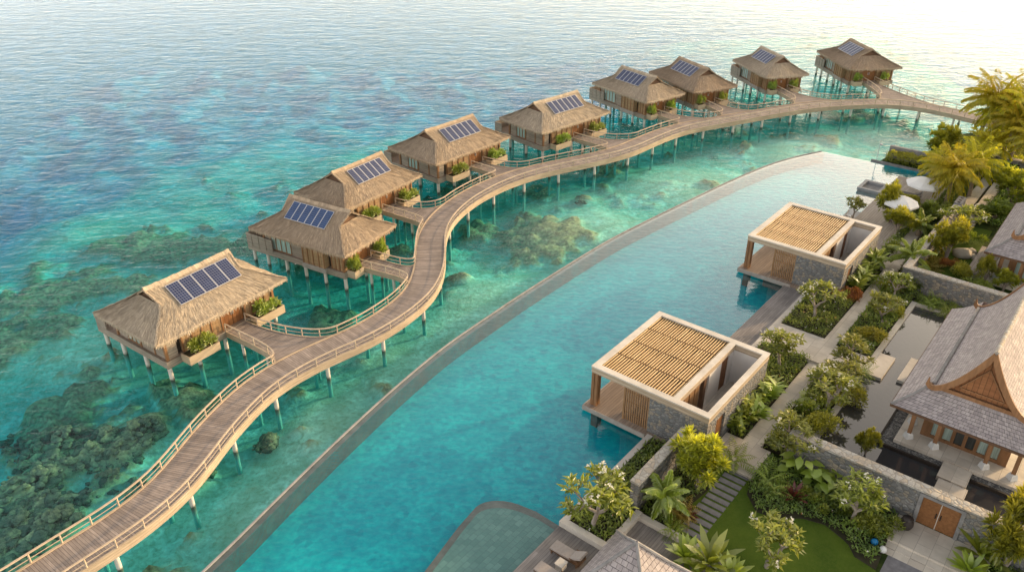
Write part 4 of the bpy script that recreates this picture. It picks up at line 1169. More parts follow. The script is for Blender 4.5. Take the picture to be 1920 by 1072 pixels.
# ------------------------------------------------------------------ pavilions (bamboo roofed) at the pool
def m_tube_u(mb, u0, u1, v, z, r, n=6):
    mb.tube([(u0,-v,z),(u1,-v,z)], r, n, tone=R.random())
def pavilion(u0, v0, du, dv, label):
    u1, v1 = u0+du, v0+dv; FZ_, ZB, ZT = 1.36, 4.08, 4.6
    t = gthing('pool_pavilion', label, 'pavilion', u0, v0, .9, 'bamboo roofed pavilions in the pool')
    vd = v0+5.95
    mb = MB(); mb.gbox(u0-.35,u1+.1,v0-.25,vd,1.12,FZ_); part(mb, 'floor', M['cab_floor'], t)
    mb = MB(); mb.gbox(u0-.43,u0-.35,v0-.33,vd-1.35,1.02,FZ_+.01); mb.gbox(u0-.35,u1+.1,v0-.33,v0-.25,1.02,FZ_+.01); part(mb, 'floor_edge', M['platform_edge'], t)
    mb = MB(); mb.gbox(u0+.1,u0+.7,v0+.1,v0+.6,-.5,1.12); mb.gbox(u1-.7,u1-.1,v0+.1,v0+.6,-.5,1.12); mb.gbox(u0+1.2,u1-.5,v0+1.6,v0+4.4,-.5,1.12); part(mb, 'footing', M['wet_stone'], t)
    mb = MB(); mb.gbox(u0+.4,u1-.3,vd,v1-.4,1.0,FZ_+.005); part(mb, 'courtyard_floor', M['paving'], t)
    # beams
    w = .42
    for q in ((u0,u0+w,v0,v1),(u1-w,u1,v0,v1),(u0+w,u1-w,v0,v0+w),(u0+w,u1-w,vd-.02,vd+.36),(u0+w,u1-w,v1-.32,v1)):
        mb = MB(); mb.gbox(*q, ZB, ZT-.09); part(mb, 'beam', M['fascia'], t)
    mb = MB(); e = .025
    for q in ((u0-e,u0+w+e,v0-e,v1+e),(u1-w-e,u1+e,v0-e,v1+e),(u0+w+e,u1-w-e,v0-e,v0+w+e),(u0+w+e,u1-w-e,vd-.04,vd+.38),(u0+w+e,u1-w-e,v1-.34,v1+e)):
        mb.gbox(*q, ZT-.09, ZT)
    part(mb, 'coping', M['limestone'], t)
    # bamboo roof: rods side by side in four bays
    mb = MB(); a0, a1 = u0+w+.03, u1-w-.03; nb = 4; n = 28
    for k in range(n):
        v = v0+w+.09+(vd-.1-v0-w-.12)*k/(n-1)
        for b in range(nb):
            x0 = a0+(a1-a0)*b/nb+.06; x1 = a0+(a1-a0)*(b+1)/nb-.06
            o = R.uniform(-.012,.012); z = ZT-.12+R.uniform(-.012,.012)
            m_tube_u(mb, x0+R.uniform(-.02,.02), x1+R.uniform(-.02,.02), v+o, z, R.uniform(.046,.054))
    part(mb, 'bamboo_roof', M['bamboo'], t, True)
    mb = MB(); mb.gbox(u0+w, u1-w, v0+w, vd-.02, ZB+.04, ZB+.1); part(mb, 'roof_backing', M['screen_wood'], t)  # backing added below the rods so the gaps between them read dark
    mb = MB()
    for b in range(nb+1):
        x = a0+(a1-a0)*b/nb; x = min(max(x, a0+.06), a1-.06)
        mb.gbox(x-.05, x+.05, v0+w, vd-.02, ZB+.1, ZT-.19)
    part(mb, 'roof_joist', M['brown_dark'], t)
    # posts
    for (u, v) in ((u0+.02,v0+.02),(u1-.5,v0+.02)):
        mb = MB()
        for (a,b) in ((0,0),(.27,0),(0,.27),(.27,.27)): mb.gbox(u+a,u+a+.2,v+b,v+b+.2,FZ_,ZB)
        mb.gbox(u+.06,u+.41,v+.06,v+.41,FZ_,ZB); part(mb, 'post', M['post_wood'], t)
    # slatted screen
    s0, s1 = v0+2.55, v0+4.5; mb = MB()
    mb.gbox(u0+.08,u0+.2,s0,s0+.12,FZ_,ZB); mb.gbox(u0+.08,u0+.2,s1-.1,s1,FZ_,ZB)
    x = s0+.2
    while x < s1-.16: mb.gbox(u0+.1,u0+.17,x,x+.075,FZ_+.05,ZB); x += .165
    sc_ = part(mb, 'slat_screen', M['screen_wood'], t)
    mb = MB()
    for z in (FZ_+.6,FZ_+1.5,FZ_+2.3): mb.gbox(u0+.17,u0+.22,s0+.1,s1-.1,z,z+.07)
    part(mb, 'cross_rail', M['screen_wood'], sc_)
    # stone walls
    mb = MB(); mb.gbox(u0+.03,u0+.42,s1,v1-.03,.9,ZB); part(mb, 'stone_wall', M['stone_wall'], t, label='rough grey stone front wall')
    mb = MB(); mb.gbox(u0+.42,u0+1.3,v1-.30,v1-.02,.9,ZB); mb.gbox(u0+2.5,u1-.03,v1-.30,v1-.02,.9,ZB); mb.gbox(u0+1.3,u0+2.5,v1-.30,v1-.02,3.55,ZB); part(mb, 'stone_wall', M['stone_wall'], t, label='sunlit stone side wall with the entrance')
    mb = MB(); mb.gbox(u0+1.3,u0+2.5,v1-.22,v1-.14,1.3,3.55); part(mb, 'door', M['door_wood'], t)
    # plaster inside the courtyard
    mb = MB(); mb.gbox(u1-.4,u1-.04,vd+.05,v1-.38,1.0,ZB); part(mb, 'courtyard_wall', M['plaster'], t)
    mb = MB(); mb.gbox(u0+2.5,u1-.4,v1-.36,v1-.30,1.36,ZB); part(mb, 'courtyard_wall', M['plaster'], t)
    mb = MB(); mb.gbox(u0+4.9,u0+6.7,vd+.1,vd+.3,FZ_,ZB); mb.gbox(u0+7.9,u1-.4,vd+.1,vd+.3,FZ_,ZB); part(mb, 'partition', M['plaster'], t)
    mb = MB(); mb.gbox(u0+6.75,u0+7.85,vd+.12,vd+.22,FZ_,ZB); part(mb, 'partition_door', M['door_wood'], t)
    mb = MB()
    for k in range(4): mb.gbox(u0+.9+k*.75,u0+1.5+k*.75,vd+.12,vd+.2,FZ_,ZB)
    part(mb, 'timber_panel', M['screen_wood'], t)
    mb = MB(); mb.gbox(u0+4.05,u0+4.4,vd+.1,vd+.36,FZ_,ZB); part(mb, 'partition', M['brown_dark'], t)
    return t
pavilion(14.1,-5.1,8.9,8.65,'bamboo roofed pool pavilion beside the path, the lower and larger looking of two')
pavilion(39.1,-5.5,9.2,8.6,'bamboo roofed pool pavilion beside the far deck, the higher of two')
for (u, v, lab) in ((18.6,2.0,'white square basin block inside the courtyard of the lower pavilion'),(41.9,1.5,'sunlit square basin block inside the courtyard of the higher pavilion')):
    mb = MB(); mb.gbox(u,u+.8,v,v+.7,1.365,2.0); mb.gbox(u-.05,u+.85,v-.05,v+.75,2.0,2.1); mb.gbox(u+.15,u+.65,v+.12,v+.58,2.1,2.26); gone(mb, 'basin_block', M['white_glaze'], lab, 'basin', u, v, 1.365)
    mb = MB(); mb.gbox(u-1.6,u-.4,v+.05,v+.55,1.8,1.88); mb.gbox(u-1.55,u-1.42,v+.1,v+.5,1.365,1.8); mb.gbox(u-.58,u-.45,v+.1,v+.5,1.365,1.8)
    gone(mb, 'bench', M['pale_wood'], 'small wooden bench beside the basin block of the %s pavilion' % ('lower' if u < 30 else 'higher'), 'bench', u-1, v+.3, 1.365)
# ------------------------------------------------------------------ houses with steep curved roofs
def rib_uv(a, b): return None
def house(u0, v0, L, Wv, label, front):
    u1, v1 = u0+L, v0+Wv; vc = (v0+v1)/2
    t = gthing('thai_style_house', label, 'house', u0+2, vc, 1.0)
    ZE_, ZM, ZA = 4.15, 5.55, 9.15
    du, dvv = 2.2, 1.85
    def quad_uv(mb, p, uv): mb.face([(x,-v,z) for x,v,z in p], uv)
    # lower skirt roof: four planes with thickness
    sl = math.hypot(du, ZM-ZE_); sl2 = math.hypot(dvv, ZM-ZE_)
    mb = MB()
    A,B,C_,D = (u0,v0,ZE_),(u0,v1,ZE_),(u1,v1,ZE_),(u1,v0,ZE_)
    a,b,c,d = (u0+du,v0+dvv,ZM),(u0+du,v1-dvv,ZM),(u1-.2,v1-dvv,ZM),(u1-.2,v0+dvv,ZM)
    def bil(p, q, r, s_, i, j): return tuple((p[k]*(1-i)+q[k]*i)*(1-j)+(s_[k]*(1-i)+r[k]*i)*j for k in range(3))
    def plane(p, q, r, s_, w0, w1, h):
        def f(i, j):
            x = bil(p,q,r,s_,i,j); return (x[0],-x[1],x[2]-.14*math.sin(PI*j)+.012*fbm(x[0]*2,x[1]*2,1,2))
        mb.grid(f, 24, 6, lambda i, j: (w0+(w1-w0)*i, j*h))
    plane(A,B,b,a,0,Wv,sl); plane(D,A,a,d,0,L,sl2); plane(B,C_,c,b,0,L,sl2); plane(C_,D,d,c,0,Wv,1.4)
    part(mb, 'lower_roof', M['shingle'], t, True)
    mb = MB()
    for p, q in ((A,B),(B,C_),(C_,D),(D,A)): mb.bar((p[0],-p[1],p[2]-.1),(q[0],-q[1],q[2]-.1),.08,.16)
    part(mb, 'eave_board', M['brown_dark'], t)
    mb = MB(); mb.face([(x,-v,ZE_-.19) for x,v in ((u0+.05,v0+.05),(u0+.05,v1-.05),(u1-.05,v1-.05),(u1-.05,v0+.05))]); part(mb, 'soffit', M['brown_dark'], t)
    for p, q in ((A,a),(B,b)):
        mb = MB(); mb.tube([(p[0],-p[1],p[2]+.02),((p[0]+q[0])/2,-(p[1]+q[1])/2,(p[2]+q[2])/2-.1),(q[0],-q[1],q[2]+.02)],.085,6)
        part(mb, 'hip_ridge', M['grey_stone'], t)
    # upper roof: concave steep slopes
    uf, ub = u0+1.45, u1-1.2; hw = Wv/2-dvv+.08
    def curve(s): return hw*s, ZA-(ZA-ZM)*(1-(1-s)**1.6)
    for sg in (-1,1):
        mb = MB()
        def f(i, j):
            off, z = curve(j); u = uf+(ub-uf)*i
            return (u, -(vc+sg*off), z+.012*fbm(u*2,off*3,2,2))
        mb.grid(f, 26, 16, lambda i, j: (i*(ub-uf), (1-j)*5.0), flip=(sg > 0))
        part(mb, 'upper_roof', M['shingle'], t, True)
    mb = MB(); mb.tube([(uf-.05,-vc,ZA+.06),((uf+ub)/2,-vc,ZA+.02),(ub,-vc,ZA+.06)], .13, 8); part(mb, 'ridge_cap', M['stone_cap'], t, True)
    mb = MB()
    for sg in (-1,1): mb.gbox(uf+.3,ub-.2,vc+sg*hw-.09,vc+sg*hw+.09,ZM-.03,ZM+.09)
    part(mb, 'roof_step', M['grey_stone'], t)
    # curved barge boards with hooked ends, both gables
    for ue, out in ((uf,-1),(ub,1)):
        for sg in (-1,1):
            mb = MB(); N_ = 18; top = []; bot = []
            for k in range(N_+1):
                s = k/N_; off, z = curve(s); off2, z2 = curve(min(1,s+.02)); dz, do = z2-curve(max(0,s-.02))[1], off2-curve(max(0,s-.02))[0]
                l = math.hypot(dz,do); nx_, nz_ = -dz/l, do/l
                top.append((sg*(off+nx_*.10), z+nz_*.10)); bot.append((sg*max(0,off-nx_*.26), z-nz_*.26))
            # hook
            e, ez = top[-1]; sgn_ = sg
            hook = [(e+sgn_*.12, ez+.03),(e+sgn_*.20, ez+.16),(e+sgn_*.26, ez+.46)]; hookb = [(e+sgn_*.20, ez-.3),(e+sgn_*.40, ez-.06),(e+sgn_*.32, ez+.44)]
            top += hook; bot += hookb
            x0, x1 = ue+out*.0, ue+out*.12
            for k in range(len(top)-1):
                q = [top[k],bot[k],bot[k+1],top[k+1]]
                P4 = lambda x: [(x,-(vc+o_),z_) for o_,z_ in q]
                f0, f1 = P4(x0), P4(x1)
                mb.face(f1); mb.face(f0[::-1])
                mb.face([f0[0],f0[3],f1[3],f1[0]]); mb.face([f0[1],f1[1],f1[2],f0[2]])
            part(mb, 'barge_board', M['post_wood'], t)
        mb = MB(); x = ue-out*.55; N_ = 12
        pts = [(x,-(vc-curve(k/N_)[0]*.97),curve(k/N_)[1]-.1) for k in range(N_,-1,-1)]+[(x,-(vc+curve(k/N_)[0]*.97),curve(k/N_)[1]-.1) for k in range(1,N_+1)]
        mb.face(pts if out > 0 else pts); gp = part(mb, 'gable', M['gable_wood'], t)
        mb = MB(); xx = x+out*.06
        tri = [(-1.25,ZM+.25),(0,ZM+2.1),(1.25,ZM+.25)]
        for p, q in ((0,1),(1,2),(2,0)): mb.bar((xx,-(vc+tri[p][0]),tri[p][1]),(xx,-(vc+tri[q][0]),tri[q][1]),.06,.07)
        part(mb, 'gable_frame', M['post_wood'], gp)
    mb = MB(); mb.gbox(u0+1.72,u0+1.84,v0+dvv-.4,v1-dvv+.4,ZM-.28,ZM-.02); part(mb, 'gable_beam', M['post_wood'], t)
    # body
    pz = 1.66
    mb = MB(); mb.gbox(u0-.02 if front else u0+.6,u1-.5,v0+.75,v1-.75,1.0,pz); part(mb, 'terrace', M['paving'], t)
    bu, bv0, bv1 = u0+1.75, v0+1.95, v1-1.95
    mb = MB(); mb.gbox(bu,u1-1.5,bv0,bv1,pz,4.5); part(mb, 'wall', M['plaster'], t)
    mb = MB(); mb.gbox(bu-.16,bu,bv0-.06,bv0+.42,pz,4.4); mb.gbox(bu-.16,bu,bv1-.42,bv1+.06,pz,4.4); mb.gbox(bu-.14,bu,bv0+.42,bv1-.42,pz,pz+.12); mb.gbox(bu-.14,bu,bv0+.42,bv1-.42,3.75,4.2); part(mb, 'window_frame', M['post_wood'], t)
    n = 6; wd = (bv1-bv0-.84)/n
    for k in range(n):
        a_, b_ = bv0+.42+k*wd, bv0+.42+(k+1)*wd
        mb = MB(); mb.gbox(bu-.15,bu-.01,a_,a_+.1,pz+.12,3.75); mb.gbox(bu-.15,bu-.01,b_-.1,b_,pz+.12,3.75); mb.gbox(bu-.15,bu-.01,a_+.1,b_-.1,pz+.12,pz+.24); f_ = part(mb, 'window', M['post_wood'], t)
        mb = MB(); mb.gbox(bu-.07,bu-.02,a_+.1,b_-.1,pz+.24,3.75); part(mb, 'pane', M['curtain_glass'] if k in (0,1,4,5) else M['dark_glass'], f_)
    pl = [(u0+.75,v0+1.4),(u0+.75,v0+2.95),(u0+.75,vc+1.45),(u0+.75,v1-1.4),(u0+2.4,v0+1.2),(u0+6,v0+1.2),(u0+9.5,v0+1.2)]
    for (u,v) in pl:
        mb = MB(); mb.gbox(u-.12,u+.12,v-.12,v+.12,pz+.4,ZE_-.1+.2); p_ = part(mb, 'post', M['post_wood'], t)
        mb = MB(); mb.tube([(u,-v,pz),(u,-v,pz+.3),(u,-v,pz+.42)],[.34,.27,.2],4); part(mb, 'post_base', M['white_glaze'], p_)
    return t
hs = house(23.2,11.6,14.8,8.8,'large wooden house with steep curved shingle roof beside the black pond', True)
house(49.9,11.3,13.0,8.8,'shingle roofed house behind the enclosure wall, only its corner in view', False)
t = gthing('pebble_basin', 'pebble filled margin with black rim around the house terrace', 'basin', 22.6, 11.7, 1.0)
mb = MB(); mb.gbox(22.62,23.17,11.62,15.35,1.1,1.44); mb.gbox(23.17,34,11.62,12.34,1.1,1.44); mb.gbox(22.62,23.17,17.1,25,1.1,1.44); part(mb, 'pebble_bed', M['pebble'], t)
mb = MB(); mb.gbox(22.48,22.62,11.48,15.35,1.1,1.5); mb.gbox(22.62,34,11.48,11.62,1.1,1.5); mb.gbox(22.48,22.62,17.1,25,1.1,1.5); part(mb, 'rim', M['dark'], t)
gs('house_deck', rect(50.6,56.8,10.3,12.0), .9, 1.6, M['deck_far'])
# pavilion roof at the bottom of the picture
t = gthing('deck_pavilion', 'small pavilion with pyramid shingle roof on the pool deck', 'pavilion', 2.5, 5.5, 1.15)
hu = 2.5; zt_, ze_ = 5.4, 2.45; cu, cv = 2.2, 5.6
mb = MB(); cs = [(cu-hu,cv-hu),(cu-hu,cv+hu),(cu+hu,cv+hu),(cu+hu,cv-hu)]
for k in range(4):
    p, q = cs[k], cs[(k+1)%4]
    def f(i, j):
        x = lerp(lerp(p[0],q[0],i),cu,j); y = lerp(lerp(p[1],q[1],i),cv,j); return (x,-y,lerp(ze_,zt_,j)-.10*math.sin(PI*j)+.012*fbm(x*2,y*2,1,2))
    mb.grid(f, 14, 10, lambda i, j: ((i-.5)*(1-j)*2*hu, j*3.2))
part(mb, 'roof', M['shingle'], t, True)
for p in cs:
    mb = MB(); mb.tube([(p[0],-p[1],ze_+.04),((p[0]+cu)/2,-(p[1]+cv)/2,(ze_+zt_)/2-.06),(cu,-cv,zt_+.04)], .09, 6); part(mb, 'hip_ridge', M['grey_stone'], t)
for p in cs:
    mb = MB(); u, v = lerp(p[0],cu,.15), lerp(p[1],cv,.15); mb.gbox(u-.1,u+.1,v-.1,v+.1,1.155,ze_+.2); part(mb, 'post', M['post_wood'], t)
# ------------------------------------------------------------------ furniture
def lounger(u, v, label, z=1.155, s=1.0, dark=False):
    """head away from the pool (towards +v)"""
    t = gthing('sun_lounger', label, 'sun lounger', u, v, z, 'sun loungers on the pool decks')
    cm = M['cushion_dark'] if dark else M['cushion']
    mb = MB(); mb.gbox(u-.36,u+.36,v-1.0,v+.95,z+.22,z+.29); part(mb, 'frame', M['brown_dark'], t)
    for a in (-.3,.3):
        for b in (-.9,.75): mb = MB(); mb.gbox(u+a-.04,u+a+.04,v+b-.04,v+b+.04,z,z+.22); part(mb, 'leg', M['brown_dark'], t)
    mb = MB(); mb.gbox(u-.34,u+.34,v-1.0,v+.30,z+.29,z+.41); o = part(mb, 'seat_cushion', cm, t)
    mb = MB(); a = math.radians(32); c = Vector((u,-(v+.32+.40*math.cos(a)),z+.40+.40*math.sin(a)))
    mb.obox(c, (.34,0,0), (0,-.42*math.cos(a),.42*math.sin(a)), (0,.055*math.sin(a),.055*math.cos(a))); part(mb, 'back_cushion', cm, t)
    for sd_ in (-1,1):
        mb = MB(); mb.bar((u+sd_*.38,-(v+.3),z+.5),(u+sd_*.38,-(v+.85),z+.52),.05,.04); mb.bar((u+sd_*.38,-(v+.8),z+.5),(u+sd_*.38,-(v+.9),z+.25),.05,.04); part(mb, 'armrest', M['brown_dark'], t)
    return t
lounger(2.45,1.45,'grey cushioned sun lounger by the pale kerb of the corner planter')
lounger(.75,1.65,'grey cushioned sun lounger on the near deck, partly cut off by the picture edge')
lounger(65.4,1.5,'dark sun lounger under the farther white parasol, nearer the plunge basin',1.165,1,True)
lounger(64.2,1.6,'dark sun lounger under the farther white parasol, beside its twin',1.165,1,True)
lounger(58.9,2.6,'dark sun lounger beside the nearer white parasol, higher of the pair',1.165,1,True)
lounger(57.7,2.6,'dark sun lounger beside the nearer white parasol, closer to the round tree',1.165,1,True)
mb = MB(); mb.gbox(1.4,1.85,1.35,1.8,1.155,1.55); mb.gbox(1.36,1.89,1.31,1.84,1.55,1.6); gone(mb, 'side_table', M['limestone'], 'small square stone side table between the two near loungers', 'side table', 1.6, 1.6, 1.155)
def parasol(u, v, label, r=1.9, z=1.165):
    t = gthing('parasol', label, 'parasol', u, v, z, 'white parasols on the far deck')
    mb = MB(); mb.tube([(u,-v,z),(u,-v,z+2.75)], .035, 8); part(mb, 'pole', M['metal'], t)
    mb = MB(); mb.tube([(u,-v,z),(u,-v,z+.08)], .35, 12); part(mb, 'base', M['grey_stone'], t)
    mb = MB(); top = (u,-v,z+2.9); n = 8
    for k in range(n):
        p = [(u+r*math.cos(2*PI*(k+j)/n), -v+r*math.sin(2*PI*(k+j)/n), z+2.2) for j in (0,1)]
        m1 = [tuple(lerp(top[i],q[i],.55)+(0,0,.1)[i] for i in range(3)) for q in p]
        mb.face([top,m1[0],m1[1]]); mb.face([m1[0],p[0],p[1],m1[1]])
        mb.face([p[0],(p[0][0],p[0][1],p[0][2]-.16),(p[1][0],p[1][1],p[1][2]-.16),p[1]])
    part(mb, 'canopy', M['white_fabric'], t)
parasol(64.6,2.7,'white parasol beside the golden palm on the far deck')
parasol(58.0,2.2,'white parasol half behind the round tree on the far deck',1.7)
t = gthing('plunge_basin', 'low pale box with a dark sunken basin jutting into the pool', 'basin', 64.4, -3.7, .5)
mb = MB(); mb.gbox(64.4,67.2,-3.8,-1.36,-.4,1.04); part(mb, 'surround', M['grey_stone'], t)
mb = MB()
for q in ((64.35,64.75,-3.85,-1.3),(66.85,67.25,-3.85,-1.3),(64.75,66.85,-3.85,-3.5),(64.75,66.85,-1.7,-1.3)): mb.gbox(*q,1.04,1.3)
part(mb, 'rim', M['coping'], t)
t = gthing('deck_chair', 'light wooden deck chair at the pool edge behind the higher pavilion', 'deck chair', 56.2, -1.9, 1.0)
gs('pool_ledge', rect(54.5,58.5,-2.6,-1.35), .3, 1.05, M['coping'])
for a in (-.3,.3):
    mb = MB(); mb.bar((56.2-.5,1.9+a,1.05),(56.2+.5,1.9+a,1.75),.07,.07); part(mb, 'leg', M['rail_wood'], t); mb = MB(); mb.bar((56.2+.45,1.9+a,1.05),(56.2-.4,1.9+a,1.6),.07,.07); part(mb, 'leg', M['rail_wood'], t)
mb = MB(); mb.bar((56.2-.4,1.9,1.5),(56.2+.35,1.9,1.35),.6,.04); part(mb, 'seat', M['white_fabric'], t)
mb = MB(); mb.bar((56.2+.35,1.9,1.35),(56.2+.75,1.9,2.1),.6,.04); part(mb, 'backrest', M['white_fabric'], t)
# urn and garden globes by the entrance
mb = MB(); c = (16.3,-15.15,1.2); mb.lathe([(.17,0),(.30,.12),(.38,.35),(.36,.55),(.27,.72),(.30,.78),(.24,.79),(.2,.6)], c, 18); gone(mb, 'urn', M['urn'], 'dark round urn beside the brown double door', 'urn', 16.3, 15.15, 1.2, smooth=True)
for (u, v, m_, lab, nm) in ((14.0,14.15,'blue_glaze','glossy blue ball lying in the flower bed by the entrance steps','ornamental_ball'),(13.75,14.7,'white_glaze','white ball lying in the flower bed by the entrance steps','ornamental_ball')):
    mb = MB(); mb.lathe([(.001,0),(.14,.05),(.2,.17),(.2,.25),(.14,.37),(.001,.42)], (u,-v,1.15), 16); gone(mb, nm, M[m_], lab, 'ball', u, v, 1.15, smooth=True)
# rocks in the upper garden
for (px, py, s, lab) in ((1804,477,.9,'large pale boulder on the lawn of the upper garden'),(1822,472,.5,'smaller pale boulder behind the large one in the upper garden'),(1826,482,.45,'small boulder against the timber deck of the upper house')):
    p = at(px, py, 1.2); mb = MB(); lump(mb, (0,0,s*.25), s, .5, px*.13, .5, .5); o = link('boulder', mb.mesh('boulder', M['rock'], smooth=True)); o.location = (p.x,p.y,1.1); tag(o, lab, 'boulder')
# far coping, hedge wall and the light mast
mb = MB(); mb.gbox(74.55,74.8,-5.6,3.0,-.4,1.08); gone(mb, 'pool_kerb', M['grey_stone'], 'dark stone kerb at the far end of the pool below the hedge', 'kerb', 74.6, -5, 0)
mb = MB(); mb.gbox(76.5,76.9,-4.3,3.3,.9,2.55); gone(mb, 'stone_wall', M['grey_stone'], 'plain grey wall behind the clipped hedge at the far pool end', 'garden wall', 76.5, -4, .9)
t = gthing('pool_mast', 'thin metal mast at the end of the far pool kerb', 'mast', 74.65, -5.0, 1.08)
mb = MB(); mb.tube([(74.65,5.0,1.08),(74.65,5.0,3.6)], .035, 6); part(mb, 'pole', M['metal'], t)
mb = MB(); mb.tube([(74.65,5.0,3.0),(74.65,4.5,3.05)], .03, 6); mb.lathe([(.03,0),(.16,.08),(.16,.2),(.03,.25)], (74.65,4.9,2.95), 10); part(mb, 'lamp', M['metal'], t)
# ------------------------------------------------------------------ vegetation
def leaf(mb, p, d, n, l, w, tone, mi=0, bend=.25, seg=1):
    """a pointed leaf from p along d, surface normal about n"""
    d = d.normalized(); s = d.cross(n)
    if s.length < 1e-4: s = d.cross(Vector((1,.3,.2)))
    s.normalize(); n = s.cross(d)
    if seg == 1:
        m = p+d*l*.5+n*l*.06; e = p+d*l-n*l*bend*.5
        mb.face([p, m+s*w/2, e, m-s*w/2], None, mi, tone)
    else:
        prev = (p-s*w*.08, p+s*w*.08); q = p.copy(); dd = d.copy()
        prof_ = [.75,1.0,.8,.05] if seg == 4 else [1.0,.75,.05]
        for k, f in enumerate(prof_):
            q = q+dd*l/len(prof_); dd = (dd-n*bend*.5).normalized()
            cur = (q-s*w*.5*f, q+s*w*.5*f)
            mb.face([prev[0],prev[1],cur[1],cur[0]], None, mi, max(0,min(1,tone+.04*k)))
            prev = cur
def rv(): 
    while True:
        v = Vector((R.uniform(-1,1),R.uniform(-1,1),R.uniform(-1,1)))
        if .05 < v.length < 1: return v.normalized()
UP = Vector((0,0,1))
def make_frangipani(seed, flowers=True):
    R.seed(seed); trunk = MB(); crown = MB(); tips = []
    def grow(p, d, l, r, lev):
        e = p+d*l; mid = p+d*l*.5+rv()*l*.08
        trunk.tube([p, mid, e], [r, r*.88, r*.74], 6)
        if lev == 0: tips.append((e, d)); return
        n = 3 if lev >= 2 else R.choice((2,3,3))
        a0 = R.uniform(0, 2*PI)
        for k in range(n):
            a = a0+2*PI*k/n+R.uniform(-.4,.4); side = Vector((math.cos(a), math.sin(a), 0))
            nd = (d*.75+side*R.uniform(.55,1.0)+UP*.22).normalized()
            grow(e, nd, l*R.uniform(.62,.86), r*.68, lev-1)
    a = R.uniform(0,2*PI)
    trunk_l = .75
    base_d = (UP+Vector((math.cos(a),math.sin(a),0))*.18).normalized()
    grow(Vector((0,0,-.1)), base_d, trunk_l+.1, .10, 3)
    if len(tips) < 24:
        pass
    zc = sum(t[0].z for t in tips)/len(tips)
    for e, d in tips:
        h = max(0,min(1,(e.z-zc)*.5+.5)); nl = R.randint(17,23)
        for k in range(nl):
            a = R.uniform(0,2*PI); el = R.uniform(-.25,1.0)
            ld = (Vector((math.cos(a),math.sin(a),0))+UP*el+d*.3).normalized()
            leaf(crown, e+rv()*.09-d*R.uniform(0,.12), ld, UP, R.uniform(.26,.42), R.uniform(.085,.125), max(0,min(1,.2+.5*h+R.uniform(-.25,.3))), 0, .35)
        if flowers and R.random() < .2:
            for k in range(R.randint(4,9)):
                c = e+d*.12+rv()*.13+UP*.1
                for j in range(4): leaf(crown, c, (rv()+UP*.5), UP, .075, .06, R.random(), 1)
    return trunk, crown
def make_bush_tree(seed, mode='round', leaves=3600, ls=.19, trunk_h=.5):
    R.seed(seed); trunk = MB(); crown = MB(); clumps = []
    # big boughs, each carrying smaller sprays: leaves an uneven outline with gaps
    boughs = []
    nb = 9
    for k in range(nb):
        az = 2.4*k+R.uniform(-.5,.5); el = R.uniform(-.05,1.3) if k else 1.4
        d = Vector((math.cos(az)*math.cos(el), math.sin(az)*math.cos(el), math.sin(el)*.85)); boughs.append((d, R.uniform(.55,.95)))
    for d, l in boughs:
        c0 = Vector((0,0,trunk_h+.22))+d*l*.72
        trunk.tube([Vector((0,0,-.1)), Vector((d.x*.12,d.y*.12,trunk_h*.8)), c0], [.055,.04,.012], 5)
        for j in range(8):
            c = c0+rv()*R.uniform(.12,.42); c.z = max(trunk_h*.45, c.z)
            if mode == 'cone':
                k_ = max(.1, 1.15-c.z/(trunk_h+1.1)); c.x *= k_; c.y *= k_
            clumps.append((c, R.uniform(.09,.2)))
    top = max(c.z for c, r in clumps); mid = sum(c.z for c, r in clumps)/len(clumps)
    per = max(8, leaves//len(clumps))
    for c, r in clumps:
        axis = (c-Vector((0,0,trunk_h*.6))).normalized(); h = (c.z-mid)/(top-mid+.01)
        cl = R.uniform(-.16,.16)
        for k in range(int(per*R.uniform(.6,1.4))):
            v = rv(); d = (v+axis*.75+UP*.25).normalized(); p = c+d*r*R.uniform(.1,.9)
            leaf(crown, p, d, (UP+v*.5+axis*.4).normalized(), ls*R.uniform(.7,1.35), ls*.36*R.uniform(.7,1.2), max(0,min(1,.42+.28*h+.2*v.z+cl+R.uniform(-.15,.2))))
    return trunk, crown
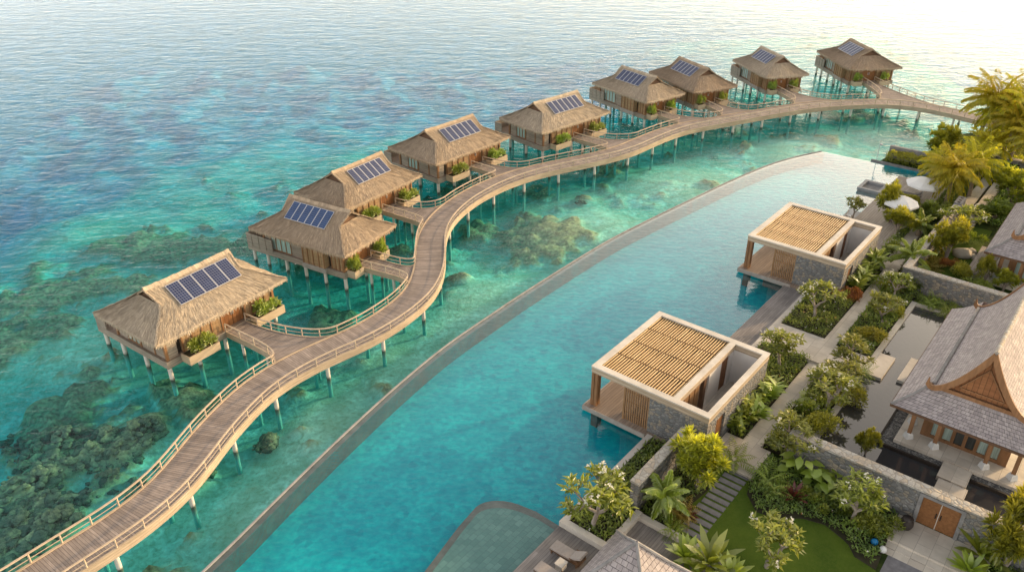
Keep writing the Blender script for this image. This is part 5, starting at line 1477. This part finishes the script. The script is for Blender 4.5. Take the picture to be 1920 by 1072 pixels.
def make_palm(seed, h=5.5, nf=20, fl=2.7, lean=.5):
    R.seed(seed); trunk = MB(); crown = MB(); a = R.uniform(0,2*PI)
    ld = Vector((math.cos(a),math.sin(a),0)); pts = []
    for k in range(9):
        t = k/8; pts.append(ld*lean*t*t+UP*(h*t-.15))
    trunk.tube(pts, [.20-.09*k/8+(.05 if k == 0 else 0) for k in range(9)], 9)
    top = pts[-1]
    for f in range(nf):
        az = 2.4*f+R.uniform(-.2,.2); u = f/nf
        el = 1.25-1.75*u+R.uniform(-.15,.15); L = fl*R.uniform(.85,1.1)*(1-.2*max(0,el-.8))
        d = Vector((math.cos(az)*math.cos(el), math.sin(az)*math.cos(el), math.sin(el)))
        p = top+UP*.1; n = 15; rach = [p.copy()]; dirs = [d.copy()]
        for k in range(n):
            d = (d-UP*(.035+.075*k/n)).normalized(); p = p+d*L/n; rach.append(p.copy()); dirs.append(d.copy())
        crown.tube(rach[::3], [.03-.0045*q for q in range(len(rach[::3]))], 4, tone=.8)
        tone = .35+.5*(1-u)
        for k in range(2, n+1):
            for j in range(2):
                q = rach[k-1].lerp(rach[k], j*.5+.25); d = dirs[k]; s = d.cross(UP)
                if s.length < .05: s = Vector((math.sin(az),-math.cos(az),0))
                s.normalize(); w = math.sin(PI*min(1,(k+j*.5)/(n+.8))**.7)
                for sg in (1,-1):
                    ll = L*.27*(.35+.65*w)*R.uniform(.85,1.1)
                    ldir = (s*sg*1.0+d*.65-UP*R.uniform(.25,.75)).normalized()
                    leaf(crown, q, ldir, UP+s*sg*.3, ll, .14, max(0,min(1,tone+R.uniform(-.25,.25))), 0, .45)
    for k in range(9):
        a = R.uniform(0,2*PI); c = top+Vector((math.cos(a)*.2,math.sin(a)*.2,-.15+R.uniform(-.1,.1)))
        lump(crown, c, .1, 1.1, k, .5, .1)
        for q in range(len(ICO_F)): crown.m[-1-q] = 0
    return trunk, crown
def make_broad(seed, n=26, l=.85, w=.24, mode='ginger'):
    R.seed(seed); crown = MB()
    if mode == 'ginger':
        for s_ in range(8):
            a = R.uniform(0,2*PI); b = Vector((math.cos(a),math.sin(a),0))*R.uniform(0,.4); d = (UP+Vector((math.cos(a),math.sin(a),0))*R.uniform(.1,.55)).normalized(); hgt = R.uniform(.6,1.15)
            crown.tube([b, b+d*hgt], [.02,.01], 4, tone=.5)
            for k in range(8):
                t = .25+.75*k/8; az = a+(k%2)*PI+R.uniform(-.7,.7)
                ld = (Vector((math.cos(az),math.sin(az),0))+UP*R.uniform(.2,.9)+d*.3).normalized()
                leaf(crown, b+d*hgt*t, ld, UP, l*R.uniform(.55,.85), w*R.uniform(.6,.85), max(0,min(1,.25+.5*t+R.uniform(-.25,.25))), 0, .5, 3)
    elif mode == 'rosette':
        for k in range(n):
            az = 2.4*k+R.uniform(-.3,.3); el = 1.35-1.1*k/n
            d = Vector((math.cos(az)*math.cos(el), math.sin(az)*math.cos(el), math.sin(el)))
            leaf(crown, Vector((0,0,.05))+d*.1, d, UP, l*R.uniform(.8,1.15), w*R.uniform(.8,1.1), max(0,min(1,.75-.5*k/n+R.uniform(-.2,.2))), 0, .32, 4)
    elif mode == 'ear':
        for k in range(n):
            az = 2.4*k+R.uniform(-.3,.3); hgt = R.uniform(.35,1.05); o = R.uniform(.15,.7)
            p = Vector((math.cos(az)*o, math.sin(az)*o, hgt)); crown.tube([(0,0,0), p*.6+UP*.15, p], [.02,.015,.01], 4, tone=.4)
            d = (Vector((math.cos(az),math.sin(az),0))*.9-UP*R.uniform(-.1,.5)).normalized()
            leaf(crown, p-d*.1, d, UP, R.uniform(.4,.62), R.uniform(.3,.42), max(0,min(1,.25+.5*hgt+R.uniform(-.2,.2))), 0, .3, 3)
    elif mode == 'fern':
        for k in range(n):
            az = 2.4*k+R.uniform(-.3,.3); el = 1.25-1.15*k/n
            d = Vector((math.cos(az)*math.cos(el), math.sin(az)*math.cos(el), math.sin(el))); p = Vector((0,0,.08)); L = l*R.uniform(.8,1.15); m = 11
            for j in range(m):
                d = (d-UP*(.05+.07*j/m)).normalized(); p = p+d*L/m; s = d.cross(UP).normalized(); ww = w*math.sin(PI*min(1,(j+1)/(m+.6))**.75)
                for sg in (1,-1): leaf(crown, p, (s*sg+d*.55-UP*.2).normalized(), UP, ww, .05, max(0,min(1,.65-.4*k/n+R.uniform(-.2,.25))), 0, .4)
    return None, crown
def make_mound(seed, leaves=1500, ls=.11, flowers=0):
    R.seed(seed); crown = MB()
    bl = [(Vector((R.uniform(-.6,.6),R.uniform(-.6,.6),R.uniform(.1,.4))), R.uniform(.25,.45)) for _ in range(11)]
    for k in range(leaves):
        c, r = R.choice(bl); v = rv(); v.z = abs(v.z); p = c+v*r*R.uniform(.6,1.05); p.z = max(.02,p.z)
        leaf(crown, p, (v+rv()*.7+UP*.3).normalized(), (v+UP).normalized(), ls*R.uniform(.7,1.4), ls*.5, max(0,min(1,.35+.4*v.z+R.uniform(-.3,.25))))
    for k in range(flowers):
        c, r = R.choice(bl); v = rv(); v.z = abs(v.z); p = c+v*r*1.05
        for j in range(5): leaf(crown, p, (v+rv()*.8).normalized(), UP, .09, .07, R.random(), 1)
    return None, crown
LIB = {}
def lib(key, fn, mats, name_t='trunk', name_c='crown', bark='bark'):
    v = []
    for tr, cr in fn:
        a = tr.mesh(key+'_trunk', M[bark], smooth=True) if tr else None
        v.append((a, cr.mesh(key+'_crown', [M[m] for m in mats], tones=True)))
    LIB[key] = v
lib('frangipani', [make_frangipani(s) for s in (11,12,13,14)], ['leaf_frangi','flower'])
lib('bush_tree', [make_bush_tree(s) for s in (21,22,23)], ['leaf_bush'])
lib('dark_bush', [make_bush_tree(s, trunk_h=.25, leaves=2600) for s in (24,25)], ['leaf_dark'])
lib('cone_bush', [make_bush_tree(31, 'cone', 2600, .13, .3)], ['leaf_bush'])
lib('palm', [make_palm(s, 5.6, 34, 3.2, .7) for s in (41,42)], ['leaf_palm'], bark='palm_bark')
lib('gold_palm', [make_palm(s, 3.6, 36, 2.9, .4) for s in (44,45)], ['leaf_palm'], bark='palm_bark')
lib('small_palm', [make_palm(s, 1.0, 15, 1.15, .15) for s in (46,47)], ['leaf_broad'], bark='palm_bark')
lib('ginger', [make_broad(s) for s in (51,52,53)], ['leaf_broad'])
lib('rosette', [make_broad(s, 24, .95, .24, 'rosette') for s in (54,55)], ['leaf_broad'])
lib('ear', [make_broad(s, 17, .5, .4, 'ear') for s in (56,57)], ['leaf_broad'])
lib('fern', [make_broad(s, 20, 1.0, .3, 'fern') for s in (58,59)], ['leaf_cover'])
lib('gold_fern', [make_broad(61, 20, 1.0, .3, 'fern')], ['leaf_gold'])
lib('red_plant', [make_broad(62, 26, .6, .13, 'rosette')], ['leaf_red'])
lib('orange_bush', [make_mound(63, 1500, .12)], ['leaf_orange'])
lib('mound', [make_mound(s, 1500, .12) for s in (71,72,73)], ['leaf_cover'])
lib('bright_mound', [make_mound(s, 1500, .12) for s in (74,75)], ['leaf_bush'])
lib('white_mound', [make_mound(s, 1300, .12, 34) for s in (76,77)], ['leaf_cover','flower'])
lib('planter', [make_mound(s, 900, .24) for s in (78,79)], ['leaf_broad'])
KIND = {'frangipani':('frangipani_tree','tree'),'bush_tree':('leafy_tree','tree'),'dark_bush':('shrub','shrub'),'cone_bush':('conical_shrub','shrub'),'palm':('palm_tree','palm tree'),'gold_palm':('palm_tree','palm tree'),'small_palm':('small_palm','palm plant'),
        'ginger':('ginger_plant','plant'),'rosette':('rosette_plant','plant'),'ear':('elephant_ear_plant','plant'),'fern':('fern','fern'),'gold_fern':('fern','fern'),'red_plant':('red_leaf_plant','plant'),'orange_bush':('orange_shrub','shrub'),
        'mound':('shrub','shrub'),'bright_mound':('shrub','shrub'),'white_mound':('flowering_shrub','shrub')}
R.seed(99); vcount = {}
def plant(kind, loc, s, label, group=None, sz=None, rz=None):
    nm, cat = KIND[kind]; k = vcount.get(kind, 0); vcount[kind] = k+1
    tr, cr = LIB[kind][k % len(LIB[kind])]
    rz = R.uniform(0, 2*PI) if rz is None else rz
    if tr:
        t = thing(nm, label, cat, loc, rz, group)
        link('trunk', tr, t); link('crown', cr, t)
    else:
        t = link(nm, cr); t.location = loc; t.rotation_euler = (0,0,rz); tag(t, label, cat, group)
    s *= 1.05 if kind == 'frangipani' else 1.13; t.scale = (s, s, (sz or s/1.13)*1.13)
    return t
def plant_px(kind, px, py, z, s, label, group=None, sz=None): return plant(kind, at(px, py, z), s, label, group, sz)
def plant_uv(kind, u, v, z, s, label, group=None, sz=None): return plant(kind, G(u, v, z), s, label, group, sz)
# --- frangipani
FG = 'frangipani trees of the garden'
plant_px('frangipani', 1112, 985, 1.38, 1.55, 'big white flowering frangipani in the kerbed planter at the pool corner', FG)
plant_px('frangipani', 1588, 697, 1.34, 1.2, 'frangipani with bare forked trunk beside the stone landing slab of the pond', FG)
plant_px('frangipani', 1462, 690, 1.34, 1.3, 'dense frangipani behind the courtyard corner of the lower pavilion', FG)
plant_px('frangipani', 1652, 612, 1.34, 1.25, 'round white flowering frangipani left of the black far end of the pond', FG)
plant_px('frangipani', 1524, 598, 1.34, 1.3, 'frangipani before the stone front wall of the higher pavilion', FG)
plant_px('frangipani', 1472, 858, 1.12, 1.3, 'yellowish frangipani rising beside the left end of the front wall', FG)
plant_px('frangipani', 1600, 978, 1.12, 1.35, 'frangipani with pale twisting limbs in shade against the front wall', FG)
plant_px('frangipani', 1437, 1062, 1.12, 1.35, 'small flowering frangipani on the lawn at the bottom edge', FG)
plant_px('frangipani', 1543, 772, 1.34, 1.35, 'frangipani in the hedge row nearer the front wall', FG)
plant_px('frangipani', 1572, 738, 1.34, 1.1, 'frangipani in the hedge row nearer the stone landing', FG)
plant_px('frangipani', 1598, 410, 1.1, 1.0, 'small frangipani at the pool edge behind the higher pavilion', FG)
plant_px('frangipani', 1798, 452, 1.1, 1.6, 'white flowering frangipani inside the enclosure by the upper lawn', FG)
plant_px('frangipani', 1672, 560, 1.34, 1.0, 'frangipani with white blossoms below the corner of the enclosure wall', FG)
# --- leafy trees
plant_px('bush_tree', 1306, 915, 1.1, 1.95, 'dense yellow green tree by the short free-standing wall', None, 2.1)
plant_px('bush_tree', 1772, 490, 1.1, 1.75, 'bright yellow green tree just inside the corner of the enclosure wall', None, 2.2)
plant_px('bush_tree', 1895, 392, 1.1, 2.6, 'big round dark green tree beside the pale path strips', None, 2.4)
plant_px('bush_tree', 1662, 412, 1.2, 1.35, 'airy round tree at the near parasol on the far deck', None, 2.1)
plant_px('bush_tree', 1680, 440, 1.34, 1.5, 'lower leafy tree beside the courtyard corner of the higher pavilion', None, 1.5)
plant_px('bush_tree', 1882, 1066, 1.1, 1.65, 'tall sunlit tree in front of the wall at the lower right corner', None, 3.0)
plant_px('bush_tree', 1762, 302, 1.1, 2.3, 'spreading tree behind the clipped hedge at the far pool end', None, 2.3)
plant_px('cone_bush', 1840, 532, 1.1, 1.35, 'conical light green shrub in front of the upper timber deck', None, 1.9)
plant_px('bush_tree', 1880, 545, 1.1, 1.1, 'low light green bush right of the conical shrub', None, 1.0)
plant_px('bush_tree', 1622, 852, 1.27, .7, 'small light green bush behind the front wall at the pond edge', None, 1.1)
plant_px('dark_bush', 1860, 415, 1.1, 1.9, 'dark shrub between the flowering frangipani and the upper house roof', None, 1.5)
plant_px('dark_bush', 1735, 420, 1.1, 1.6, 'dark green shrub between the far deck and the enclosure wall', None, 1.5)
# --- palms
PG = 'coconut palms by the far shore'
plant_px('palm', 1822, 292, 1.1, 1.18, 'tallest palm against the hazy sea beside the end of the boardwalk', PG)
plant_px('palm', 1842, 300, 1.1, .95, 'slim palm just behind the tallest one', PG)
plant_px('palm', 1890, 308, 1.1, 1.2, 'palm at the upper right edge of the garden', PG)
plant_px('palm', 1915, 345, 1.1, .9, 'palm cut by the right picture edge above the brown garden wall', PG)
plant_px('gold_palm', 1772, 385, 1.1, 1.05, 'golden lit palm over the far white parasol', PG)
plant_px('gold_palm', 1815, 372, 1.1, 1.0, 'golden lit palm beside the dark doorway', PG)
plant_px('gold_palm', 1745, 350, 1.1, .75, 'short palm between the far parasol and the clipped hedge', PG)
plant_px('palm', 1868, 318, 1.1, 1.0, 'palm between the tallest palm and the brown garden wall', PG)
plant_px('gold_palm', 1838, 330, 1.1, .95, 'bushy low palm in front of the tallest palm', PG)
plant_px('gold_palm', 1902, 300, 1.1, 1.05, 'bushy low palm at the shore behind the brown garden wall', PG)
# --- lower planting: one by one
GG = 'broad leaf plants along the pavilion wall'
for k, (u, v, s, lab) in enumerate(((17.9,4.15,1.2,'broad leaf plant nearest the entrance of the lower pavilion'),(18.9,4.1,1.35,'second broad leaf plant from the entrance of the lower pavilion'),(19.9,4.1,1.3,'middle broad leaf plant along the wall of the lower pavilion'),(20.9,4.2,1.25,'fourth broad leaf plant along the wall of the lower pavilion'),(21.9,4.1,1.3,'fifth broad leaf plant along the wall of the lower pavilion'),(22.9,4.15,1.2,'broad leaf plant at the far end of the lower pavilion wall'))):
    plant_uv('ginger', u, v, 1.34, s, lab, GG)
for k, (u, v, s, lab) in enumerate(((41.0,3.6,1.3,'broad leaf plant at the sunlit wall foot of the higher pavilion, first from its front'),(42.6,3.6,1.3,'broad leaf plant at the sunlit wall foot of the higher pavilion, second from its front'),(44.3,3.6,1.3,'broad leaf plant at the wall of the higher pavilion, midway'),(46.2,3.6,1.3,'broad leaf plant near the far end of the higher pavilion wall'))):
    plant_uv('ginger', u, v, 1.34, s, lab, GG)
plant_uv('small_palm', 47.6, 5.95, 1.34, 1.6, 'spiky palm plant between the path and the pale enclosure wall top')
plant_uv('small_palm', 45.9, 3.9, 1.34, 1.1, 'feathery palm plant at the wall foot of the higher pavilion')
plant_uv('gold_fern', 43.6, 6.0, 1.34, 1.4, 'golden fern beside the path below the enclosure corner')
plant_px('small_palm', 1243, 955, 1.1, 1.35, 'fan shaped palm plant by the end of the short free-standing wall')
plant_px('gold_fern', 1275, 968, 1.1, 1.25, 'yellow fern with reddish base by the stepping stones')
plant_px('red_plant', 1290, 970, 1.1, .9, 'small red plant beside the yellow fern')
plant_px('fern', 1262, 1000, 1.1, .9, 'thin green fern in the bed behind the low kerb')
plant_px('fern', 1375, 868, 1.1, 1.35, 'dark fern between the dense yellow tree and the garden steps')
plant_px('rosette', 1328, 1062, 1.1, 1.75, 'large glossy rosette plant at the bottom edge beside the deck')
plant_px('rosette', 1284, 1050, 1.1, 1.2, 'smaller rosette plant against the low kerb at the bottom')
plant_px('rosette', 1368, 1085, 1.1, 1.2, 'rosette plant at the bottom edge between the deck and the lawn slabs')
plant_px('rosette', 1838, 1045, 1.0, 1.6, 'broad glossy rosette plant right of the entrance steps')
plant_px('rosette', 1815, 1075, 1.0, 1.1, 'low rosette plant at the foot of the entrance steps')
plant_px('ear', 1492, 890, 1.12, 1.5, 'elephant ear plant with upright bright leaf under the yellowish frangipani')
plant_px('ear', 1532, 912, 1.12, 1.3, 'elephant ear plant in shade against the front wall')
plant_px('ear', 1557, 925, 1.12, 1.1, 'elephant ear plant right of the red one in the front bed')
plant_px('fern', 1440, 905, 1.12, 1.4, 'light green fern at the rounded left end of the front bed')
plant_px('fern', 1455, 925, 1.12, 1.1, 'small fern at the lawn edge below the larger one')
plant_px('red_plant', 1487, 935, 1.12, 1.35, 'dark red leaf plant in the middle of the front bed')
plant_px('mound', 1520, 945, 1.12, 1.0, 'round yellow green mound right of the red plant')
plant_px('dark_bush', 1575, 955, 1.12, .8, 'dark bush behind the pale limbed frangipani')
plant_px('mound', 1618, 985, 1.12, 1.1, 'dark green mound left of the urn')
plant_px('mound', 1650, 990, 1.12, 1.1, 'green mound at the urn')
plant_px('orange_bush', 1590, 560, 1.34, 1.1, 'orange red shrub at the front corner of the higher pavilion')
plant_px('white_mound', 1612, 515, 1.34, 1.2, 'shrub with orange and pale flowers beside the higher pavilion wall')
plant_px('white_mound', 1655, 540, 1.34, 1.2, 'white flowering shrub beside the garden path below the enclosure corner')
plant_px('white_mound', 1672, 470, 1.34, 1.1, 'white flowering shrub beside the pale path slab')
plant_px('bright_mound', 1640, 640, 1.34, 1.3, 'low bright shrub under the round frangipani by the pond')
plant_px('bright_mound', 1668, 590, 1.34, 1.1, 'low bright shrub at the top corner of the black pond')
plant_px('bright_mound', 1545, 805, 1.34, 1.4, 'bright shrub at the pond kerb in the hedge row, close to the front wall')
plant_px('bright_mound', 1588, 752, 1.34, 1.3, 'bright shrub at the pond kerb in the hedge row, midway')
plant_px('white_mound', 1522, 770, 1.34, 1.3, 'shrub at the path edge of the hedge row, below a frangipani')
plant_px('white_mound', 1550, 720, 1.34, 1.3, 'shrub at the path edge of the hedge row, close to the landing')
plant_px('fern', 1612, 702, 1.34, 1.2, 'fern under the forked trunk beside the stone landing slab')
plant_px('ear', 1512, 760, 1.34, .9, 'elephant ear plant leaning over the garden path')
plant_px('bright_mound', 1800, 520, 1.1, 1.2, 'yellow leaved low shrub behind the pale wall top')
plant_px('gold_fern', 1742, 505, 1.1, 1.3, 'golden plant just inside the enclosure corner')
plant_px('orange_bush', 1775, 500, 1.1, .9, 'reddish shrub below the bright tree in the enclosure')
plant_px('mound', 1815, 455, 1.1, 1.3, 'round clipped green mound on the upper lawn')
plant_px('mound', 1830, 545, 1.1, 1.3, 'smooth green mound behind the enclosure wall top')
plant_px('dark_bush', 1720, 540, 1.3, 1.2, 'tangled dark shrub hanging on the corner of the enclosure wall')
plant_px('fern', 1745, 575, 1.3, 1.2, 'fern at the foot of the enclosure wall above the pond')
plant_px('fern', 1775, 590, 1.3, 1.1, 'fern at the far pond kerb beside the house roof')
plant_px('dark_bush', 1697, 540, 1.34, 1.0, 'dark shrub with pale twigs at the end of the garden path')
plant_px('bright_mound', 1700, 385, 1.2, 1.3, 'leafy shrub at the far deck beside the near parasol')
plant_px('mound', 1785, 405, 1.1, 1.5, 'green shrub below the golden palms')
plant_px('small_palm', 1720, 445, 1.2, 1.3, 'feathery palm plant beside the far deck end')
plant_px('dark_bush', 1880, 350, 1.1, 1.7, 'dark shrub before the brown garden wall')
plant_px('bright_mound', 1900, 320, 1.1, 1.8, 'leafy shrub behind the brown garden wall')
plant_px('dark_bush', 1800, 330, 1.1, 1.6, 'dark shrub behind the golden palms')
# --- plants in the villa planter boxes
for i in range(9):
    kd = VILLAS[i][3]
    spots = [(-2.6,-3.85,'wider'),(3.6,-3.75,'narrower')] if kd == 'A' else [(5.55,-2.25,'left hand'),(5.5,1.65,'right hand')]
    for x, y, w in spots:
        p = vworld(i, x, y, FZ+.1)
        if kd == 'A':
            me = LIB['planter'][0 if w == 'wider' else 1][1]; s = (1.3,.66,1.35)
        else: me = LIB['planter'][i%2][1]; s = (.65,.75,1.6)
        o = link('planter_shrub', me); o.location = p; o.rotation_euler = (0,0,math.radians(VILLAS[i][2])); o.scale = s
        tag(o, 'green shrub in the %s planter of %s' % (w, VREF[i]), 'shrub', 'shrubs in the villa planters')
# --- ground cover: nobody could count it
def inside(poly, x, y):
    c = False; n = len(poly); j = n-1
    for i in range(n):
        if (poly[i][1] > y) != (poly[j][1] > y) and x < (poly[j][0]-poly[i][0])*(y-poly[i][1])/(poly[j][1]-poly[i][1])+poly[i][0]: c = not c
        j = i
    return c
def cover(name, poly, z, dens, h, ls, mats, fl=0.0, seed=5):
    R.seed(seed); mb = MB(); us = [p[0] for p in poly]; vs_ = [p[1] for p in poly]
    area = abs(sum(poly[i][0]*poly[(i+1)%len(poly)][1]-poly[(i+1)%len(poly)][0]*poly[i][1] for i in range(len(poly))))/2
    n = int(area*dens); k = 0
    while k < n:
        u, v = R.uniform(min(us),max(us)), R.uniform(min(vs_),max(vs_))
        if not inside(poly, u, v): continue
        k += 1
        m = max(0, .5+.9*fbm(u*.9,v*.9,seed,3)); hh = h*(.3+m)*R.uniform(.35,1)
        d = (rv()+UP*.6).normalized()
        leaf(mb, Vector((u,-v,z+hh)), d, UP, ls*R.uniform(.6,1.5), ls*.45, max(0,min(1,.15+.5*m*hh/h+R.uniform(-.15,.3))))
        if fl and R.random() < fl:
            c = Vector((u,-v,z+hh+.08))
            for j in range(4): leaf(mb, c, (rv()+UP*.6).normalized(), UP, .1, .08, R.random(), R.choice((1,1,2)))
    return gstruct(mb, name, [M[m] for m in mats]+[M['flower'],M['flower_orange']], kind='stuff', tones=True)
CV = 150
cover('ground_cover', [(4.5,.15),(13.6,.15),(13.6,2.0),(7.5,2.0),(7.5,2.6),(4.5,2.6)], 1.38, CV, .42, .22, ['leaf_cover'], .004, 1)
cover('ground_cover', [(7.7,2.75),(14.2,2.75),(14.2,4.6),(12,4.9),(9.3,4.4),(7.7,4.9)], 1.09, CV, .45, .2, ['leaf_dark'], .002, 2)
cover('ground_cover', [(14.4,6.7),(17.1,6.7),(17.1,14.4),(12.5,14.6),(12.6,13.6),(13.3,13.0),(13.8,11.5),(13.5,10.3),(12.5,9.0),(12.3,8.0),(13.3,7.0)], 1.12, CV, .5, .2, ['leaf_dark'], .003, 3)
cover('ground_cover', rect(17.35,28.7,6.0,8.05), 1.34, CV, .7, .22, ['leaf_cover'], .004, 4)
cover('ground_cover', rect(17.35,23.1,3.62,4.7), 1.34, 100, .4, .2, ['leaf_dark'], 0, 5)
cover('ground_cover', rect(23.2,28.7,1.0,4.7), 1.34, CV, .55, .2, ['leaf_cover'], .004, 6)
cover('ground_cover', rect(32.25,39.0,1.0,4.45), 1.34, CV, .5, .18, ['leaf_cover'], .008, 7)
cover('ground_cover', rect(31.85,44.3,5.6,8.05), 1.34, CV, .6, .2, ['leaf_cover'], .006, 8)
cover('ground_cover', rect(39.2,57.0,3.2,4.0), 1.34, CV, .7, .2, ['leaf_cover'], .006, 9)
cover('ground_cover', rect(47,61,5.65,6.35), 1.34, CV, .6, .2, ['leaf_cover'], .004, 10)
cover('ground_cover', [(45,7),(60.5,7),(60.5,8),(50,8.1),(46.2,8.2),(46,12.2),(45,14)], 1.0, CV, .6, .2, ['leaf_bush'], .01, 11)
cover('ground_cover', rect(42.4,44.35,8.1,13.5), 1.0, CV, .5, .2, ['leaf_dark'], 0, 12)
cover('ground_cover', [(57.5,4.0),(74.6,4.0),(74.6,6.2),(57.5,6.2)], 1.0, 90, .7, .25, ['leaf_dark'], .003, 13)
cover('ground_cover', [(63,8.6),(77.8,8.6),(77.8,22),(62,22),(62,12)], 1.0, 45, .9, .3, ['leaf_dark'], 0, 14)
cover('ground_cover', [(77,-1),(97,5),(102,28),(79,28)], 1.0, 18, .9, .4, ['leaf_bush'], 0, 15)
cover('ground_cover', [(5,16.5),(13.5,19.6),(17.1,19.6),(17.1,26),(5,26)], 1.0, 60, .5, .25, ['leaf_dark'], 0, 16)
R.seed(17); mb = MB()
for k in range(4200):
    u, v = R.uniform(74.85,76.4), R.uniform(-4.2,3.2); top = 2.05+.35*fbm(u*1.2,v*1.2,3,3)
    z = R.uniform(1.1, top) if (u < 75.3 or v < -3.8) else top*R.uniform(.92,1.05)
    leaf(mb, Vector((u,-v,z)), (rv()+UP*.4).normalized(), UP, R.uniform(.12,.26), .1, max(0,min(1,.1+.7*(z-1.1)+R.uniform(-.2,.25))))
o = gone(mb, 'hedge', [M['leaf_bush']], 'clipped green hedge in front of the plain wall at the far pool end', 'hedge', 75, 0, 1.06, tones=True)
